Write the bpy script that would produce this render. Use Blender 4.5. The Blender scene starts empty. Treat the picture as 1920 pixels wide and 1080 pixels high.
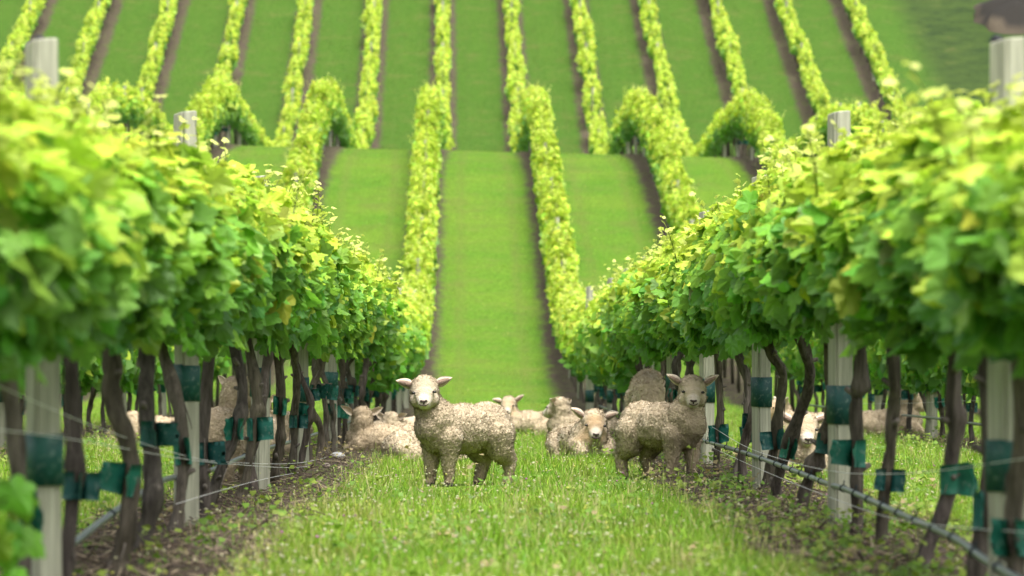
import bpy, bmesh, math, random
import numpy as np
from mathutils import Vector, Matrix, Euler

C = bpy.context.scene.collection
SC = bpy.context.scene
R = math.radians
rng = np.random.default_rng(7)
random.seed(7)

# ------------------------------------------------------------------ camera, sky, sun, exposure
CAM_H = 0.637
FPX = 8219.0                     # focal length in pixels of the 1920 wide photograph
VX, VY = 924.0, 720.0            # where the vine rows and the horizon run to
cam_d = bpy.data.cameras.new('camera')
cam = bpy.data.objects.new('camera', cam_d); C.objects.link(cam)
cam.location = (0, 0, CAM_H); cam.rotation_euler = (R(90), 0, 0)
cam_d.sensor_width = 36.0
cam_d.lens = 36.0 * FPX / 1920.0
cam_d.shift_x = (960 - VX) / 1920.0
cam_d.shift_y = (VY - 540) / 1920.0
cam_d.clip_start = 0.5; cam_d.clip_end = 3000
cam_d.dof.use_dof = True
cam_d.dof.focus_distance = 28.0
cam_d.dof.aperture_fstop = 5.2
SC.camera = cam

SUN_EL, SUN_AZ = 66.0, 160.0     # degrees; azimuth clockwise from +Y (the view direction)
w = bpy.data.worlds.new("World"); SC.world = w; w.use_nodes = True
nt = w.node_tree; nt.nodes.clear()
sky = nt.nodes.new('ShaderNodeTexSky'); sky.sky_type = 'NISHITA'; sky.sun_disc = False
sky.sun_elevation = R(SUN_EL); sky.sun_rotation = R(SUN_AZ)
sky.dust_density = 6.0; sky.air_density = 0.8; sky.ozone_density = 0.3
hs = nt.nodes.new('ShaderNodeHueSaturation'); hs.inputs['Saturation'].default_value = 0.25
bg = nt.nodes.new('ShaderNodeBackground'); bg.inputs['Strength'].default_value = 0.15
wo = nt.nodes.new('ShaderNodeOutputWorld')
nt.links.new(sky.outputs[0], hs.inputs['Color']); nt.links.new(hs.outputs[0], bg.inputs[0]); nt.links.new(bg.outputs[0], wo.inputs[0])

sd = bpy.data.lights.new('sun', 'SUN'); sd.energy = 1.6; sd.angle = R(28); sd.color = (1.0, 0.97, 0.92)
sun = bpy.data.objects.new('sun', sd); C.objects.link(sun)
to_sun = Vector((math.sin(R(SUN_AZ)) * math.cos(R(SUN_EL)), math.cos(R(SUN_AZ)) * math.cos(R(SUN_EL)), math.sin(R(SUN_EL))))
sun.rotation_euler = to_sun.to_track_quat('Z', 'Y').to_euler()

SC.view_settings.view_transform = 'Standard'; SC.view_settings.look = 'None'
SC.view_settings.exposure = 1.4; SC.view_settings.gamma = 1.0
SC.cycles.max_bounces = 8; SC.cycles.diffuse_bounces = 4; SC.cycles.glossy_bounces = 2
SC.cycles.transmission_bounces = 5; SC.cycles.transparent_max_bounces = 4
SC.cycles.use_denoising = True
SC.cycles.caustics_reflective = False; SC.cycles.caustics_refractive = False

# ------------------------------------------------------------------ helpers
def tag(o, label=None, cat=None, group=None, kind=None):
    if label:
        o['label'] = label
        if len(label.replace(',', ' ').split()) > 16: print('LONG', label)
    if cat: o['category'] = cat
    if group: o['group'] = group
    if kind: o['kind'] = kind
    return o

def empty(name, loc, rz=0.0):
    o = bpy.data.objects.new(name, None); C.objects.link(o)
    o.location = loc; o.rotation_euler = (0, 0, rz); o.empty_display_size = 0.1
    return o

def link(name, me, parent=None, loc=None, rz=None):
    o = bpy.data.objects.new(name, me); C.objects.link(o)
    if parent is not None: o.parent = parent
    if loc is not None: o.location = loc
    if rz is not None: o.rotation_euler = (0, 0, rz)
    return o

def np_mesh(name, co, faces, mat, col=None, smooth=False):
    """co (n,3); faces: list of int arrays (m,k); col (n,3) a colour of the thing's own per point"""
    me = bpy.data.meshes.new(name)
    co = np.ascontiguousarray(co, dtype=np.float32)
    me.vertices.add(len(co)); me.vertices.foreach_set('co', co.ravel())
    loops = np.concatenate([f.ravel() for f in faces]).astype(np.int32)
    sizes = np.concatenate([np.full(len(f), f.shape[1], np.int32) for f in faces])
    starts = np.concatenate([[0], np.cumsum(sizes)[:-1]]).astype(np.int32)
    me.loops.add(len(loops)); me.loops.foreach_set('vertex_index', loops)
    me.polygons.add(len(sizes)); me.polygons.foreach_set('loop_start', starts)
    if smooth: me.polygons.foreach_set('use_smooth', np.ones(len(sizes), bool))
    me.update(calc_edges=True); me.validate()
    if col is not None:
        a = me.attributes.new('col', 'FLOAT_COLOR', 'POINT')
        c4 = np.ones((len(co), 4), np.float32); c4[:, :3] = col
        a.data.foreach_set('color', c4.ravel())
    if mat: me.materials.append(mat)
    return me

class Acc:
    """collects pieces of one mesh"""
    def __init__(s): s.co = []; s.f = []; s.c = []; s.n = 0
    def add(s, co, faces, col=None):
        co = np.asarray(co, float)
        s.co.append(co)
        for f in (faces if isinstance(faces, list) else [faces]): s.f.append(np.asarray(f, int) + s.n)
        if col is not None: s.c.append(np.broadcast_to(np.asarray(col, float), co.shape))
        s.n += len(co)
    def mesh(s, name, mat, smooth=False):
        by = {}
        for f in s.f: by.setdefault(f.shape[1], []).append(f)
        return np_mesh(name, np.concatenate(s.co), [np.concatenate(v) for v in by.values()], mat, np.concatenate(s.c) if s.c else None, smooth)

def unit(v): return v / np.maximum(np.linalg.norm(v, axis=-1, keepdims=True), 1e-9)

_perm = np.random.default_rng(3).permutation(256)
_grad = unit(np.random.default_rng(4).normal(size=(256, 3)))
def noise3(p):
    """gradient noise, p (n,3) -> (n,) about -0.6..0.6"""
    p = np.asarray(p, float); i = np.floor(p).astype(int); f = p - i
    u = f * f * f * (f * (f * 6 - 15) + 10)
    out = 0
    for dx in (0, 1):
        for dy in (0, 1):
            for dz in (0, 1):
                h = _perm[(_perm[(_perm[(i[:, 0] + dx) & 255] + i[:, 1] + dy) & 255] + i[:, 2] + dz) & 255]
                g = _grad[h]; d = f - np.array([dx, dy, dz])
                wgt = (u[:, 0] if dx else 1 - u[:, 0]) * (u[:, 1] if dy else 1 - u[:, 1]) * (u[:, 2] if dz else 1 - u[:, 2])
                out = out + wgt * (g * d).sum(1)
    return out

def tube(acc, path, rad, sides=10, rough=0.0, seed=0, col=None, twist=0.0, cap=True):
    """a tube along path (n,3) with a radius per point; rough adds bark ridges"""
    P = np.asarray(path, float); n = len(P)
    T = unit(np.gradient(P, axis=0))
    up = np.array([0.0, 1, 0]) if abs(T[:, 1]).mean() < .7 else np.array([1.0, 0, 0])
    A = unit(up - (T @ up)[:, None] * T); B = np.cross(T, A)
    th = np.linspace(0, 2 * math.pi, sides, endpoint=False)[None, :] + twist * np.arange(n)[:, None]
    rr = np.broadcast_to(np.asarray(rad, float), (n,))[:, None] * np.ones((1, sides))
    if rough:
        q = np.stack([np.cos(th) * 2.2 + seed * 3.1, np.sin(th) * 2.2, np.repeat(np.arange(n)[:, None] * .16, sides, 1)], -1).reshape(-1, 3)
        q2 = q * np.array([2.3, 2.3, 1.3]) + 9
        rr = rr * (1 + rough * (noise3(q) * 1.3 + noise3(q2) * .9).reshape(n, sides))
    V = P[:, None, :] + rr[..., None] * (np.cos(th)[..., None] * A[:, None] + np.sin(th)[..., None] * B[:, None])
    idx = np.arange(n * sides).reshape(n, sides)
    q = np.stack([idx[:-1], np.roll(idx[:-1], -1, 1), np.roll(idx[1:], -1, 1), idx[1:]], -1).reshape(-1, 4)
    acc.add(V.reshape(-1, 3), [q] + ([idx[0][None, ::-1].copy(), idx[-1][None].copy()] if cap else []), col)

def spline(pts, n):
    """smooth resample of a polyline (Catmull-Rom)"""
    P = np.asarray(pts, float); P = np.vstack([2 * P[0] - P[1], P, 2 * P[-1] - P[-2]])
    m = len(P) - 3; t = np.linspace(0, m - 1e-6, n); i = t.astype(int); u = (t - i)[:, None]
    a, b, c, d = P[i], P[i + 1], P[i + 2], P[i + 3]
    return .5 * (2 * b + (c - a) * u + (2 * a - 5 * b + 4 * c - d) * u ** 2 + (3 * b - a - 3 * c + d) * u ** 3)

ONES = 'first second third fourth fifth sixth seventh eighth ninth tenth eleventh twelfth thirteenth fourteenth fifteenth sixteenth seventeenth eighteenth nineteenth'.split()
def ordinal(k):
    if k <= 19: return ONES[k - 1]
    t = {2: 'twent', 3: 'thirt', 4: 'fort', 5: 'fift', 6: 'sixt'}[k // 10]
    return t + 'ieth' if k % 10 == 0 else t + 'y-' + ONES[k % 10 - 1]

# ------------------------------------------------------------------ the lie of the land
_pd = np.array([-60, 0, 8, 10, 12.7, 15.5, 18.7, 26, 30, 40, 55, 64, 72, 79, 84, 89, 100, 112, 118, 124, 130, 137, 144, 150, 156, 162, 180, 200, 230, 270, 330, 900])
_pz = np.array([-1, -.42, -.28, -.21, -.12, -.035, 0, 0, .04, .06, .15, .2, .34, .72, 1.36, 2.26, 4.3, 6.45, 6.93, 7.1, 7.02, 6.85, 6.70, 7.1, 8.3, 9.7, 15.2, 21.6, 30.5, 40, 48, 60])
_fd = np.arange(-60, 900, .25); _fz = np.interp(_fd, _pd, _pz)
def _sm(z, wd):
    k = np.exp(-.5 * (np.arange(-3 * wd, 3 * wd + 1) / wd) ** 2); k /= k.sum()
    return np.convolve(np.pad(z, 3 * wd, mode='edge'), k, 'valid')
_far = np.clip((_fd - 60) / 15, 0, 1)
_fz = _sm(_fz, 3) * (1 - _far) + _sm(_fz, 8) * _far
def sstep(a, b, x):
    t = np.clip((x - a) / (b - a), 0, 1); return t * t * (3 - 2 * t)
def gz(x, d):
    x = np.asarray(x, float); d = np.asarray(d, float)
    z = np.interp(d, _fd, _fz)
    tilt = -.024 * np.clip(x, -25, 25) * sstep(62, 108, d) * (1 - sstep(132, 156, d))
    return z + tilt
_bd = [0, 64, 89, 112, 162, 180, 230, 900]; _bx = [0, 0, -.15, -.32, -.54, -.74, -1.3, -9]
def bend(d): return np.interp(d, _bd, _bx)
ROW_W = 2.8
def row_x(k, d):
    """k = -1, 1 the rows beside the sheep, -2, 2 the next ones out ..."""
    return .09 + (abs(k) - .5) * ROW_W * (1 if k > 0 else -1) + bend(d)
def at_px(px, py, d): return np.array([(px - VX) / FPX * d, d, CAM_H + (VY - py) / FPX * d])

# ------------------------------------------------------------------ materials
def mat(name):
    m = bpy.data.materials.new(name); m.use_nodes = True
    t = m.node_tree; t.nodes.clear()
    out = t.nodes.new('ShaderNodeOutputMaterial')
    return m, t, out
def N(t, kind, **kw):
    n = t.nodes.new(kind)
    for k, v in kw.items():
        if k in n.inputs: n.inputs[k].default_value = v
        else: setattr(n, k, v)
    return n
def L(t, a, b): t.links.new(a, b)
def noise(t, vec, scale, detail=3, rough=.55):
    n = N(t, 'ShaderNodeTexNoise'); n.inputs['Scale'].default_value = scale; n.inputs['Detail'].default_value = detail; n.inputs['Roughness'].default_value = rough
    if vec is not None: L(t, vec, n.inputs['Vector'])
    return n
def ramp(t, fac, stops):
    n = N(t, 'ShaderNodeValToRGB'); e = n.color_ramp.elements
    while len(e) < len(stops): e.new(.5)
    for i, (p, c) in enumerate(stops): e[i].position = p; e[i].color = (*c, 1)
    L(t, fac, n.inputs[0]); return n
def mixc(t, fac, a, b, mode='MIX'):
    n = N(t, 'ShaderNodeMix', data_type='RGBA', blend_type=mode)
    for s, v in ((n.inputs[0], fac), (n.inputs[6], a), (n.inputs[7], b)):
        if hasattr(v, 'node'): L(t, v, s)
        else: s.default_value = v if isinstance(v, (int, float)) else (*v, 1)
    return n.outputs[2]
def math_(t, op, a, b=None, clamp=False):
    n = N(t, 'ShaderNodeMath', operation=op, use_clamp=clamp)
    for s, v in zip(n.inputs, (a, b)):
        if v is None: continue
        if hasattr(v, 'node'): L(t, v, s)
        else: s.default_value = v
    return n.outputs[0]

def leaf_material(name, trans=.42, rough=.42, spec=.35, tint=(1.0, 1.06, .55), under=False):
    m, t, out = mat(name)
    a = N(t, 'ShaderNodeAttribute', attribute_name='col')
    g = N(t, 'ShaderNodeNewGeometry')
    n = noise(t, g.outputs['Position'], 55, 2)
    c = mixc(t, .22, a.outputs['Color'], ramp(t, n.outputs[0], [(.3, (.25, .25, .25)), (.7, (.8, .8, .8))]).outputs[0], 'OVERLAY')
    if under: c = mixc(t, math_(t, 'MULTIPLY', g.outputs['Backfacing'], .30), c, (.26, .38, .15))
    p = N(t, 'ShaderNodeBsdfPrincipled', Roughness=rough); p.inputs['Specular IOR Level'].default_value = spec
    L(t, c, p.inputs['Base Color'])
    tr = N(t, 'ShaderNodeBsdfTranslucent'); L(t, mixc(t, 1.0, c, tint, 'MULTIPLY'), tr.inputs[0])
    mx = N(t, 'ShaderNodeMixShader'); mx.inputs[0].default_value = trans
    L(t, p.outputs[0], mx.inputs[1]); L(t, tr.outputs[0], mx.inputs[2]); L(t, mx.outputs[0], out.inputs[0])
    return m
M_leaf = leaf_material('vine_leaf', .46, .48, .32, under=True)
M_grass = leaf_material('grass_blade', .4, .5, .25, (1.0, 1.05, .6))

def matte(name, rough=.8, noise_scale=30, amount=.3, bump=0.0, bump_scale=60, spec=.2, stretch=None):
    """colour from the mesh's own 'col', mottled"""
    m, t, out = mat(name)
    a = N(t, 'ShaderNodeAttribute', attribute_name='col')
    tc = N(t, 'ShaderNodeTexCoord'); v = tc.outputs['Object']
    if stretch:
        mp = N(t, 'ShaderNodeMapping'); mp.inputs['Scale'].default_value = stretch; L(t, v, mp.inputs['Vector']); v = mp.outputs[0]
    n = noise(t, v, noise_scale, 4, .65)
    c = mixc(t, amount, a.outputs['Color'], ramp(t, n.outputs[0], [(.3, (.12, .12, .12)), (.7, (.9, .9, .9))]).outputs[0], 'OVERLAY')
    p = N(t, 'ShaderNodeBsdfPrincipled', Roughness=rough); p.inputs['Specular IOR Level'].default_value = spec
    L(t, c, p.inputs['Base Color'])
    if bump:
        b = N(t, 'ShaderNodeBump'); b.inputs['Strength'].default_value = bump; b.inputs['Distance'].default_value = .01
        n2 = noise(t, v, bump_scale, 4, .7); L(t, n2.outputs[0], b.inputs['Height']); L(t, b.outputs[0], p.inputs['Normal'])
    L(t, p.outputs[0], out.inputs[0])
    return m
M_bark = matte('vine_bark', .9, 40, .75, 1.0, 55, .15, (1, 1, .16))
M_wood = matte('weathered_post_wood', .88, 34, .5, .45, 80, .2, (1.6, 1.6, .06))
M_litter = matte('litter', .9, 30, .4, 0)
M_plain = matte('plain', .6, 40, .2, 0)
M_gloss = matte('gloss', .18, 40, .1, 0, spec=.5)
M_pipe = matte('black_plastic_pipe', .35, 25, .35, 0, spec=.5)
def guard_material():
    m, t, out = mat('green_mesh_sleeve')
    a = N(t, 'ShaderNodeAttribute', attribute_name='col')
    tc = N(t, 'ShaderNodeTexCoord')
    n = noise(t, tc.outputs['Object'], 18, 4, .6)
    nd = noise(t, tc.outputs['Object'], 45, 3, .6)
    c = mixc(t, .45, a.outputs['Color'], ramp(t, n.outputs[0], [(.3, (.2, .2, .2)), (.7, (.8, .8, .8))]).outputs[0], 'OVERLAY')
    dirt = ramp(t, nd.outputs[0], [(.55, (0, 0, 0)), (.70, (.5, .5, .5))])
    c = mixc(t, dirt.outputs[0], c, (.20, .27, .22))
    p = N(t, 'ShaderNodeBsdfPrincipled', Roughness=.5); p.inputs['Specular IOR Level'].default_value = .3
    L(t, c, p.inputs['Base Color'])
    tr = N(t, 'ShaderNodeBsdfTranslucent'); L(t, c, tr.inputs[0])
    mx = N(t, 'ShaderNodeMixShader'); mx.inputs[0].default_value = .25
    L(t, p.outputs[0], mx.inputs[1]); L(t, tr.outputs[0], mx.inputs[2]); L(t, mx.outputs[0], out.inputs[0])
    return m
M_guard = guard_material()
def wool_material():
    m, t, out = mat('wool')
    a = N(t, 'ShaderNodeAttribute', attribute_name='col')
    tc = N(t, 'ShaderNodeTexCoord')
    n = noise(t, tc.outputs['Object'], 9, 3, .6)
    c = mixc(t, .28, a.outputs['Color'], ramp(t, n.outputs[0], [(.3, (.25, .2, .14)), (.7, (.85, .82, .78))]).outputs[0], 'OVERLAY')
    v = N(t, 'ShaderNodeTexVoronoi'); v.inputs['Scale'].default_value = 95; L(t, tc.outputs['Object'], v.inputs['Vector'])
    b = N(t, 'ShaderNodeBump', invert=True); b.inputs['Strength'].default_value = .7; b.inputs['Distance'].default_value = .006
    L(t, v.outputs['Distance'], b.inputs['Height'])
    p = N(t, 'ShaderNodeBsdfPrincipled', Roughness=.95); p.inputs['Specular IOR Level'].default_value = .08
    p.inputs['Sheen Weight'].default_value = .25; p.inputs['Sheen Roughness'].default_value = .6
    L(t, c, p.inputs['Base Color']); L(t, b.outputs[0], p.inputs['Normal']); L(t, p.outputs[0], out.inputs[0])
    return m
M_wool = wool_material()

# ------------------------------------------------------------------ ground
def ground_material():
    m, t, out = mat('vineyard_ground')
    g = N(t, 'ShaderNodeNewGeometry'); pos = g.outputs['Position']
    at = N(t, 'ShaderNodeAttribute', attribute_name='rowdist')       # metres to the nearest vine row
    n1 = noise(t, pos, 5.0, 4, .65); n2 = noise(t, pos, 24, 4, .7); n3 = noise(t, pos, .35, 3, .6); n4 = noise(t, pos, 1.6, 4, .6)
    d = math_(t, 'ADD', at.outputs['Fac'], math_(t, 'MULTIPLY', math_(t, 'SUBTRACT', n1.outputs[0], .5), .42))
    d = math_(t, 'ADD', d, math_(t, 'MULTIPLY', math_(t, 'SUBTRACT', n4.outputs[0], .5), .34))
    soilf = N(t, 'ShaderNodeMapRange'); soilf.inputs[1].default_value = .42; soilf.inputs[2].default_value = .62
    soilf.inputs[3].default_value = 1; soilf.inputs[4].default_value = 0; L(t, d, soilf.inputs[0])
    grass = ramp(t, n2.outputs[0], [(.28, (.055, .13, .012)), (.5, (.105, .225, .018)), (.72, (.17, .30, .03))]).outputs[0]
    grass = mixc(t, .5, grass, ramp(t, n3.outputs[0], [(.35, (.075, .19, .012)), (.65, (.17, .25, .025))]).outputs[0])
    n6 = noise(t, pos, 13, 6, .8); n7 = noise(t, pos, .9, 5, .7)
    grass = mixc(t, .75, grass, ramp(t, n6.outputs[0], [(.36, (.16, .16, .16)), (.64, (.84, .84, .84))]).outputs[0], 'OVERLAY')
    grass = mixc(t, ramp(t, n7.outputs[0], [(.5, (0, 0, 0)), (.68, (.55, .55, .55))]).outputs[0], grass, (.125, .15, .035))
    # two worn wheel tracks down every alley
    trk = N(t, 'ShaderNodeMapRange'); trk.inputs[1].default_value = .0; trk.inputs[2].default_value = .16; trk.inputs[3].default_value = .42; trk.inputs[4].default_value = 0
    L(t, math_(t, 'ABSOLUTE', math_(t, 'SUBTRACT', d, .93)), trk.inputs[0])
    grass = mixc(t, trk.outputs[0], grass, (.15, .17, .04))
    patch = ramp(t, n4.outputs[0], [(.55, (0, 0, 0)), (.72, (.5, .5, .5))]).outputs[0]
    grass = mixc(t, patch, grass, (.19, .22, .05))
    # the far slope is rougher, browner pasture; past its last row the grass is darker
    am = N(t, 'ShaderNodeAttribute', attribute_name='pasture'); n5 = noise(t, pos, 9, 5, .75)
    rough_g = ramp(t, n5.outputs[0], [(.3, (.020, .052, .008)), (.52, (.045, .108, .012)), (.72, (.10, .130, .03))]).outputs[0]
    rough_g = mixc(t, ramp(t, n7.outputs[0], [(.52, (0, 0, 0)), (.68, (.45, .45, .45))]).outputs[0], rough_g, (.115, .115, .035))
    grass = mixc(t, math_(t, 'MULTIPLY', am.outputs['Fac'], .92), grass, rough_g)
    ad = N(t, 'ShaderNodeAttribute', attribute_name='past_rows')
    dark_grass = ramp(t, noise(t, pos, 1.1, 5, .7).outputs[0], [(.35, (.022, .042, .012)), (.6, (.045, .075, .016)), (.75, (.085, .085, .03))]).outputs[0]
    grass = mixc(t, ad.outputs['Fac'], grass, dark_grass)
    soil = ramp(t, n2.outputs[0], [(.25, (.025, .019, .014)), (.5, (.074, .057, .043)), (.75, (.16, .126, .09))]).outputs[0]
    soil = mixc(t, ramp(t, n1.outputs[0], [(.5, (0, 0, 0)), (.68, (.55, .55, .55))]).outputs[0], soil, (.12, .17, .03))
    c = mixc(t, soilf.outputs[0], grass, soil)
    p = N(t, 'ShaderNodeBsdfPrincipled', Roughness=.95); p.inputs['Specular IOR Level'].default_value = .1
    b = N(t, 'ShaderNodeBump'); b.inputs['Strength'].default_value = .8; b.inputs['Distance'].default_value = .09
    L(t, n2.outputs[0], b.inputs['Height']); L(t, b.outputs[0], p.inputs['Normal'])
    L(t, c, p.inputs['Base Color']); L(t, p.outputs[0], out.inputs[0])
    return m
def row_distance(x, d):
    u = (x - .09 - bend(d)) / ROW_W
    r = np.abs((u - np.floor(u)) - .5) * ROW_W
    return np.where((d > 148) & (u > 6.05), 1.4, r)
def soil_amount(x, d): return 1 - sstep(.30, .56, row_distance(x, d))
xs = np.unique(np.concatenate([np.arange(-7, 7.01, .1), np.arange(-45, 45, .35), np.linspace(-600, -45, 30), np.linspace(45, 600, 30)]))
ys = np.unique(np.concatenate([np.arange(9, 60, .12), np.arange(60, 216, .5), np.linspace(-60, 9, 20), np.linspace(216, 880, 60)]))
X, Y = np.meshgrid(xs, ys); Z = gz(X, Y)
so = soil_amount(X, Y) * (Y > 5) * (Y < 220)
rough = noise3(np.stack([X * 3, Y * 3, X * 0], -1).reshape(-1, 3)).reshape(X.shape) * .045 + noise3(np.stack([X * 9, Y * 9, X * 0 + 4], -1).reshape(-1, 3)).reshape(X.shape) * .035
Z = Z + so * (.03 + rough * np.where(Y < 60, 1, .35)) + (1 - so) * .3 * rough * (Y < 60)
idx = np.arange(X.size).reshape(X.shape)
quads = np.stack([idx[:-1, :-1], idx[:-1, 1:], idx[1:, 1:], idx[1:, :-1]], -1).reshape(-1, 4)
gm = np_mesh('ground', np.stack([X, Y, Z], -1).reshape(-1, 3), [quads], ground_material(), None, True)
ra = gm.attributes.new('rowdist', 'FLOAT', 'POINT'); ra.data.foreach_set('value', (row_distance(X, Y) + .13 * sstep(56, 66, Y) * (1 - sstep(108, 116, Y))).ravel().astype(np.float32))
for nm_, val in (('pasture', .25 * sstep(66, 80, Y) + .72 * sstep(140, 150, Y)), ('past_rows', sstep(140, 152, Y) * sstep(6.1, 6.6, (X - .09 - bend(Y)) / ROW_W))):
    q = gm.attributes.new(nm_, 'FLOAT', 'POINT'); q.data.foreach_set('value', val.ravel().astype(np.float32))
tag(link('ground', gm), kind='structure')
# ------------------------------------------------------------------ vine leaves
_half = [(.10, -.13), (.30, -.20), (.47, -.04), (.42, .14), (.58, .30), (.52, .50), (.34, .50), (.27, .74), (.13, .84)]
_coarse = np.array([(0, 0.0)] + _half + [(0, 1.0)] + [(-u, v) for u, v in _half[::-1]])
def _toothed(P):
    out = []
    for i in range(len(P)):
        p, q = P[i], P[(i + 1) % len(P)]; m = (p + q) / 2; o = m - np.array([0, .33]); o = o / np.linalg.norm(o)
        out += [p, m * .5 + p * .5 + o * .012, m + o * (.045 if i not in (0, len(P) - 1) else 0)]
    return np.array(out)
LEAF_UV = _toothed(_coarse)
def leaf_batch(acc, pos, tip, nrm, size, col, detail=2, rg=rng):
    """many leaves at once: detail 2 a lobed grape leaf, 1 a folded five-sided one, 0 a folded diamond"""
    n = len(pos)
    nrm = unit(nrm); tip = unit(tip - (tip * nrm).sum(1)[:, None] * nrm); side = np.cross(tip, nrm)
    if detail == 2: uv = np.vstack([[(0, .33)], np.array([0, .33]) + .55 * (LEAF_UV - np.array([0, .33])), LEAF_UV])
    elif detail == 1: uv = np.array([(0, .35), (0, 0), (.5, .1), (.45, .55), (0, 1), (-.45, .55), (-.5, .1)])
    else: uv = np.array([(0, 0), (.48, .35), (0, 1), (-.48, .35)])
    fold = rg.uniform(.1, .55, n)[:, None]; droop = rg.uniform(.0, .45, n)[:, None]; curl = rg.uniform(-.25, .25, n)[:, None]
    u = uv[None, :, 0]; v = uv[None, :, 1]
    wv = -fold * np.abs(u) * .8 - droop * v ** 2 * .6 + curl * u * v
    if detail == 2:
        th = np.arctan2(uv[:, 0], uv[:, 1] - .33)[None]; rr = np.hypot(uv[:, 0], uv[:, 1] - .33)[None]
        wv = wv + .085 * rr * np.cos(th * 6 + .3 * rg.normal(size=(n, 1))) * rg.uniform(.3, 1.3, (n, 1)) + rg.normal(0, .06, (n, 1)) * np.sin(th * 2 + rg.uniform(0, 6, (n, 1))) * rr * 2 + rg.normal(0, .012, (n, len(uv)))
    P = pos[:, None] + size[:, None, None] * (u[..., None] * side[:, None] + (v[..., None]) * tip[:, None] + wv[..., None] * nrm[:, None])
    k = len(uv)
    if detail == 0: tri = np.array([[0, 1, 2], [0, 2, 3]])
    elif detail == 1: tri = np.array([[0, i, i + 1 if i + 1 < k else 1] for i in range(1, k)])
    else:
        m = (k - 1) // 2; tri = []
        for i in range(m):
            j = (i + 1) % m; tri += [[0, 1 + i, 1 + j], [1 + i, 1 + m + i, 1 + m + j], [1 + i, 1 + m + j, 1 + j]]
        tri = np.array(tri)
    F = (tri[None] + (np.arange(n) * k)[:, None, None]).reshape(-1, 3)
    acc.add(P.reshape(-1, 3), [F], np.repeat(col, k, 0))

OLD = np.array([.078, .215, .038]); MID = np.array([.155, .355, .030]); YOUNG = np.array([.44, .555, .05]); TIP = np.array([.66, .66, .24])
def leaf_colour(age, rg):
    """age 0 a mature leaf, or painted shade, low in the canopy .. 1 a new leaf at a shoot tip"""
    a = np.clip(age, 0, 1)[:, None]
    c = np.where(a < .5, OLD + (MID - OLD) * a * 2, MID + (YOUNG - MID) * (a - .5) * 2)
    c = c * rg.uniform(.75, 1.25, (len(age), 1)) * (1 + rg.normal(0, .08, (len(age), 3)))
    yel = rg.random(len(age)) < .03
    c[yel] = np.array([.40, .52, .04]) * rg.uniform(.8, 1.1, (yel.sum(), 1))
    return np.clip(c, .005, .9)

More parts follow.
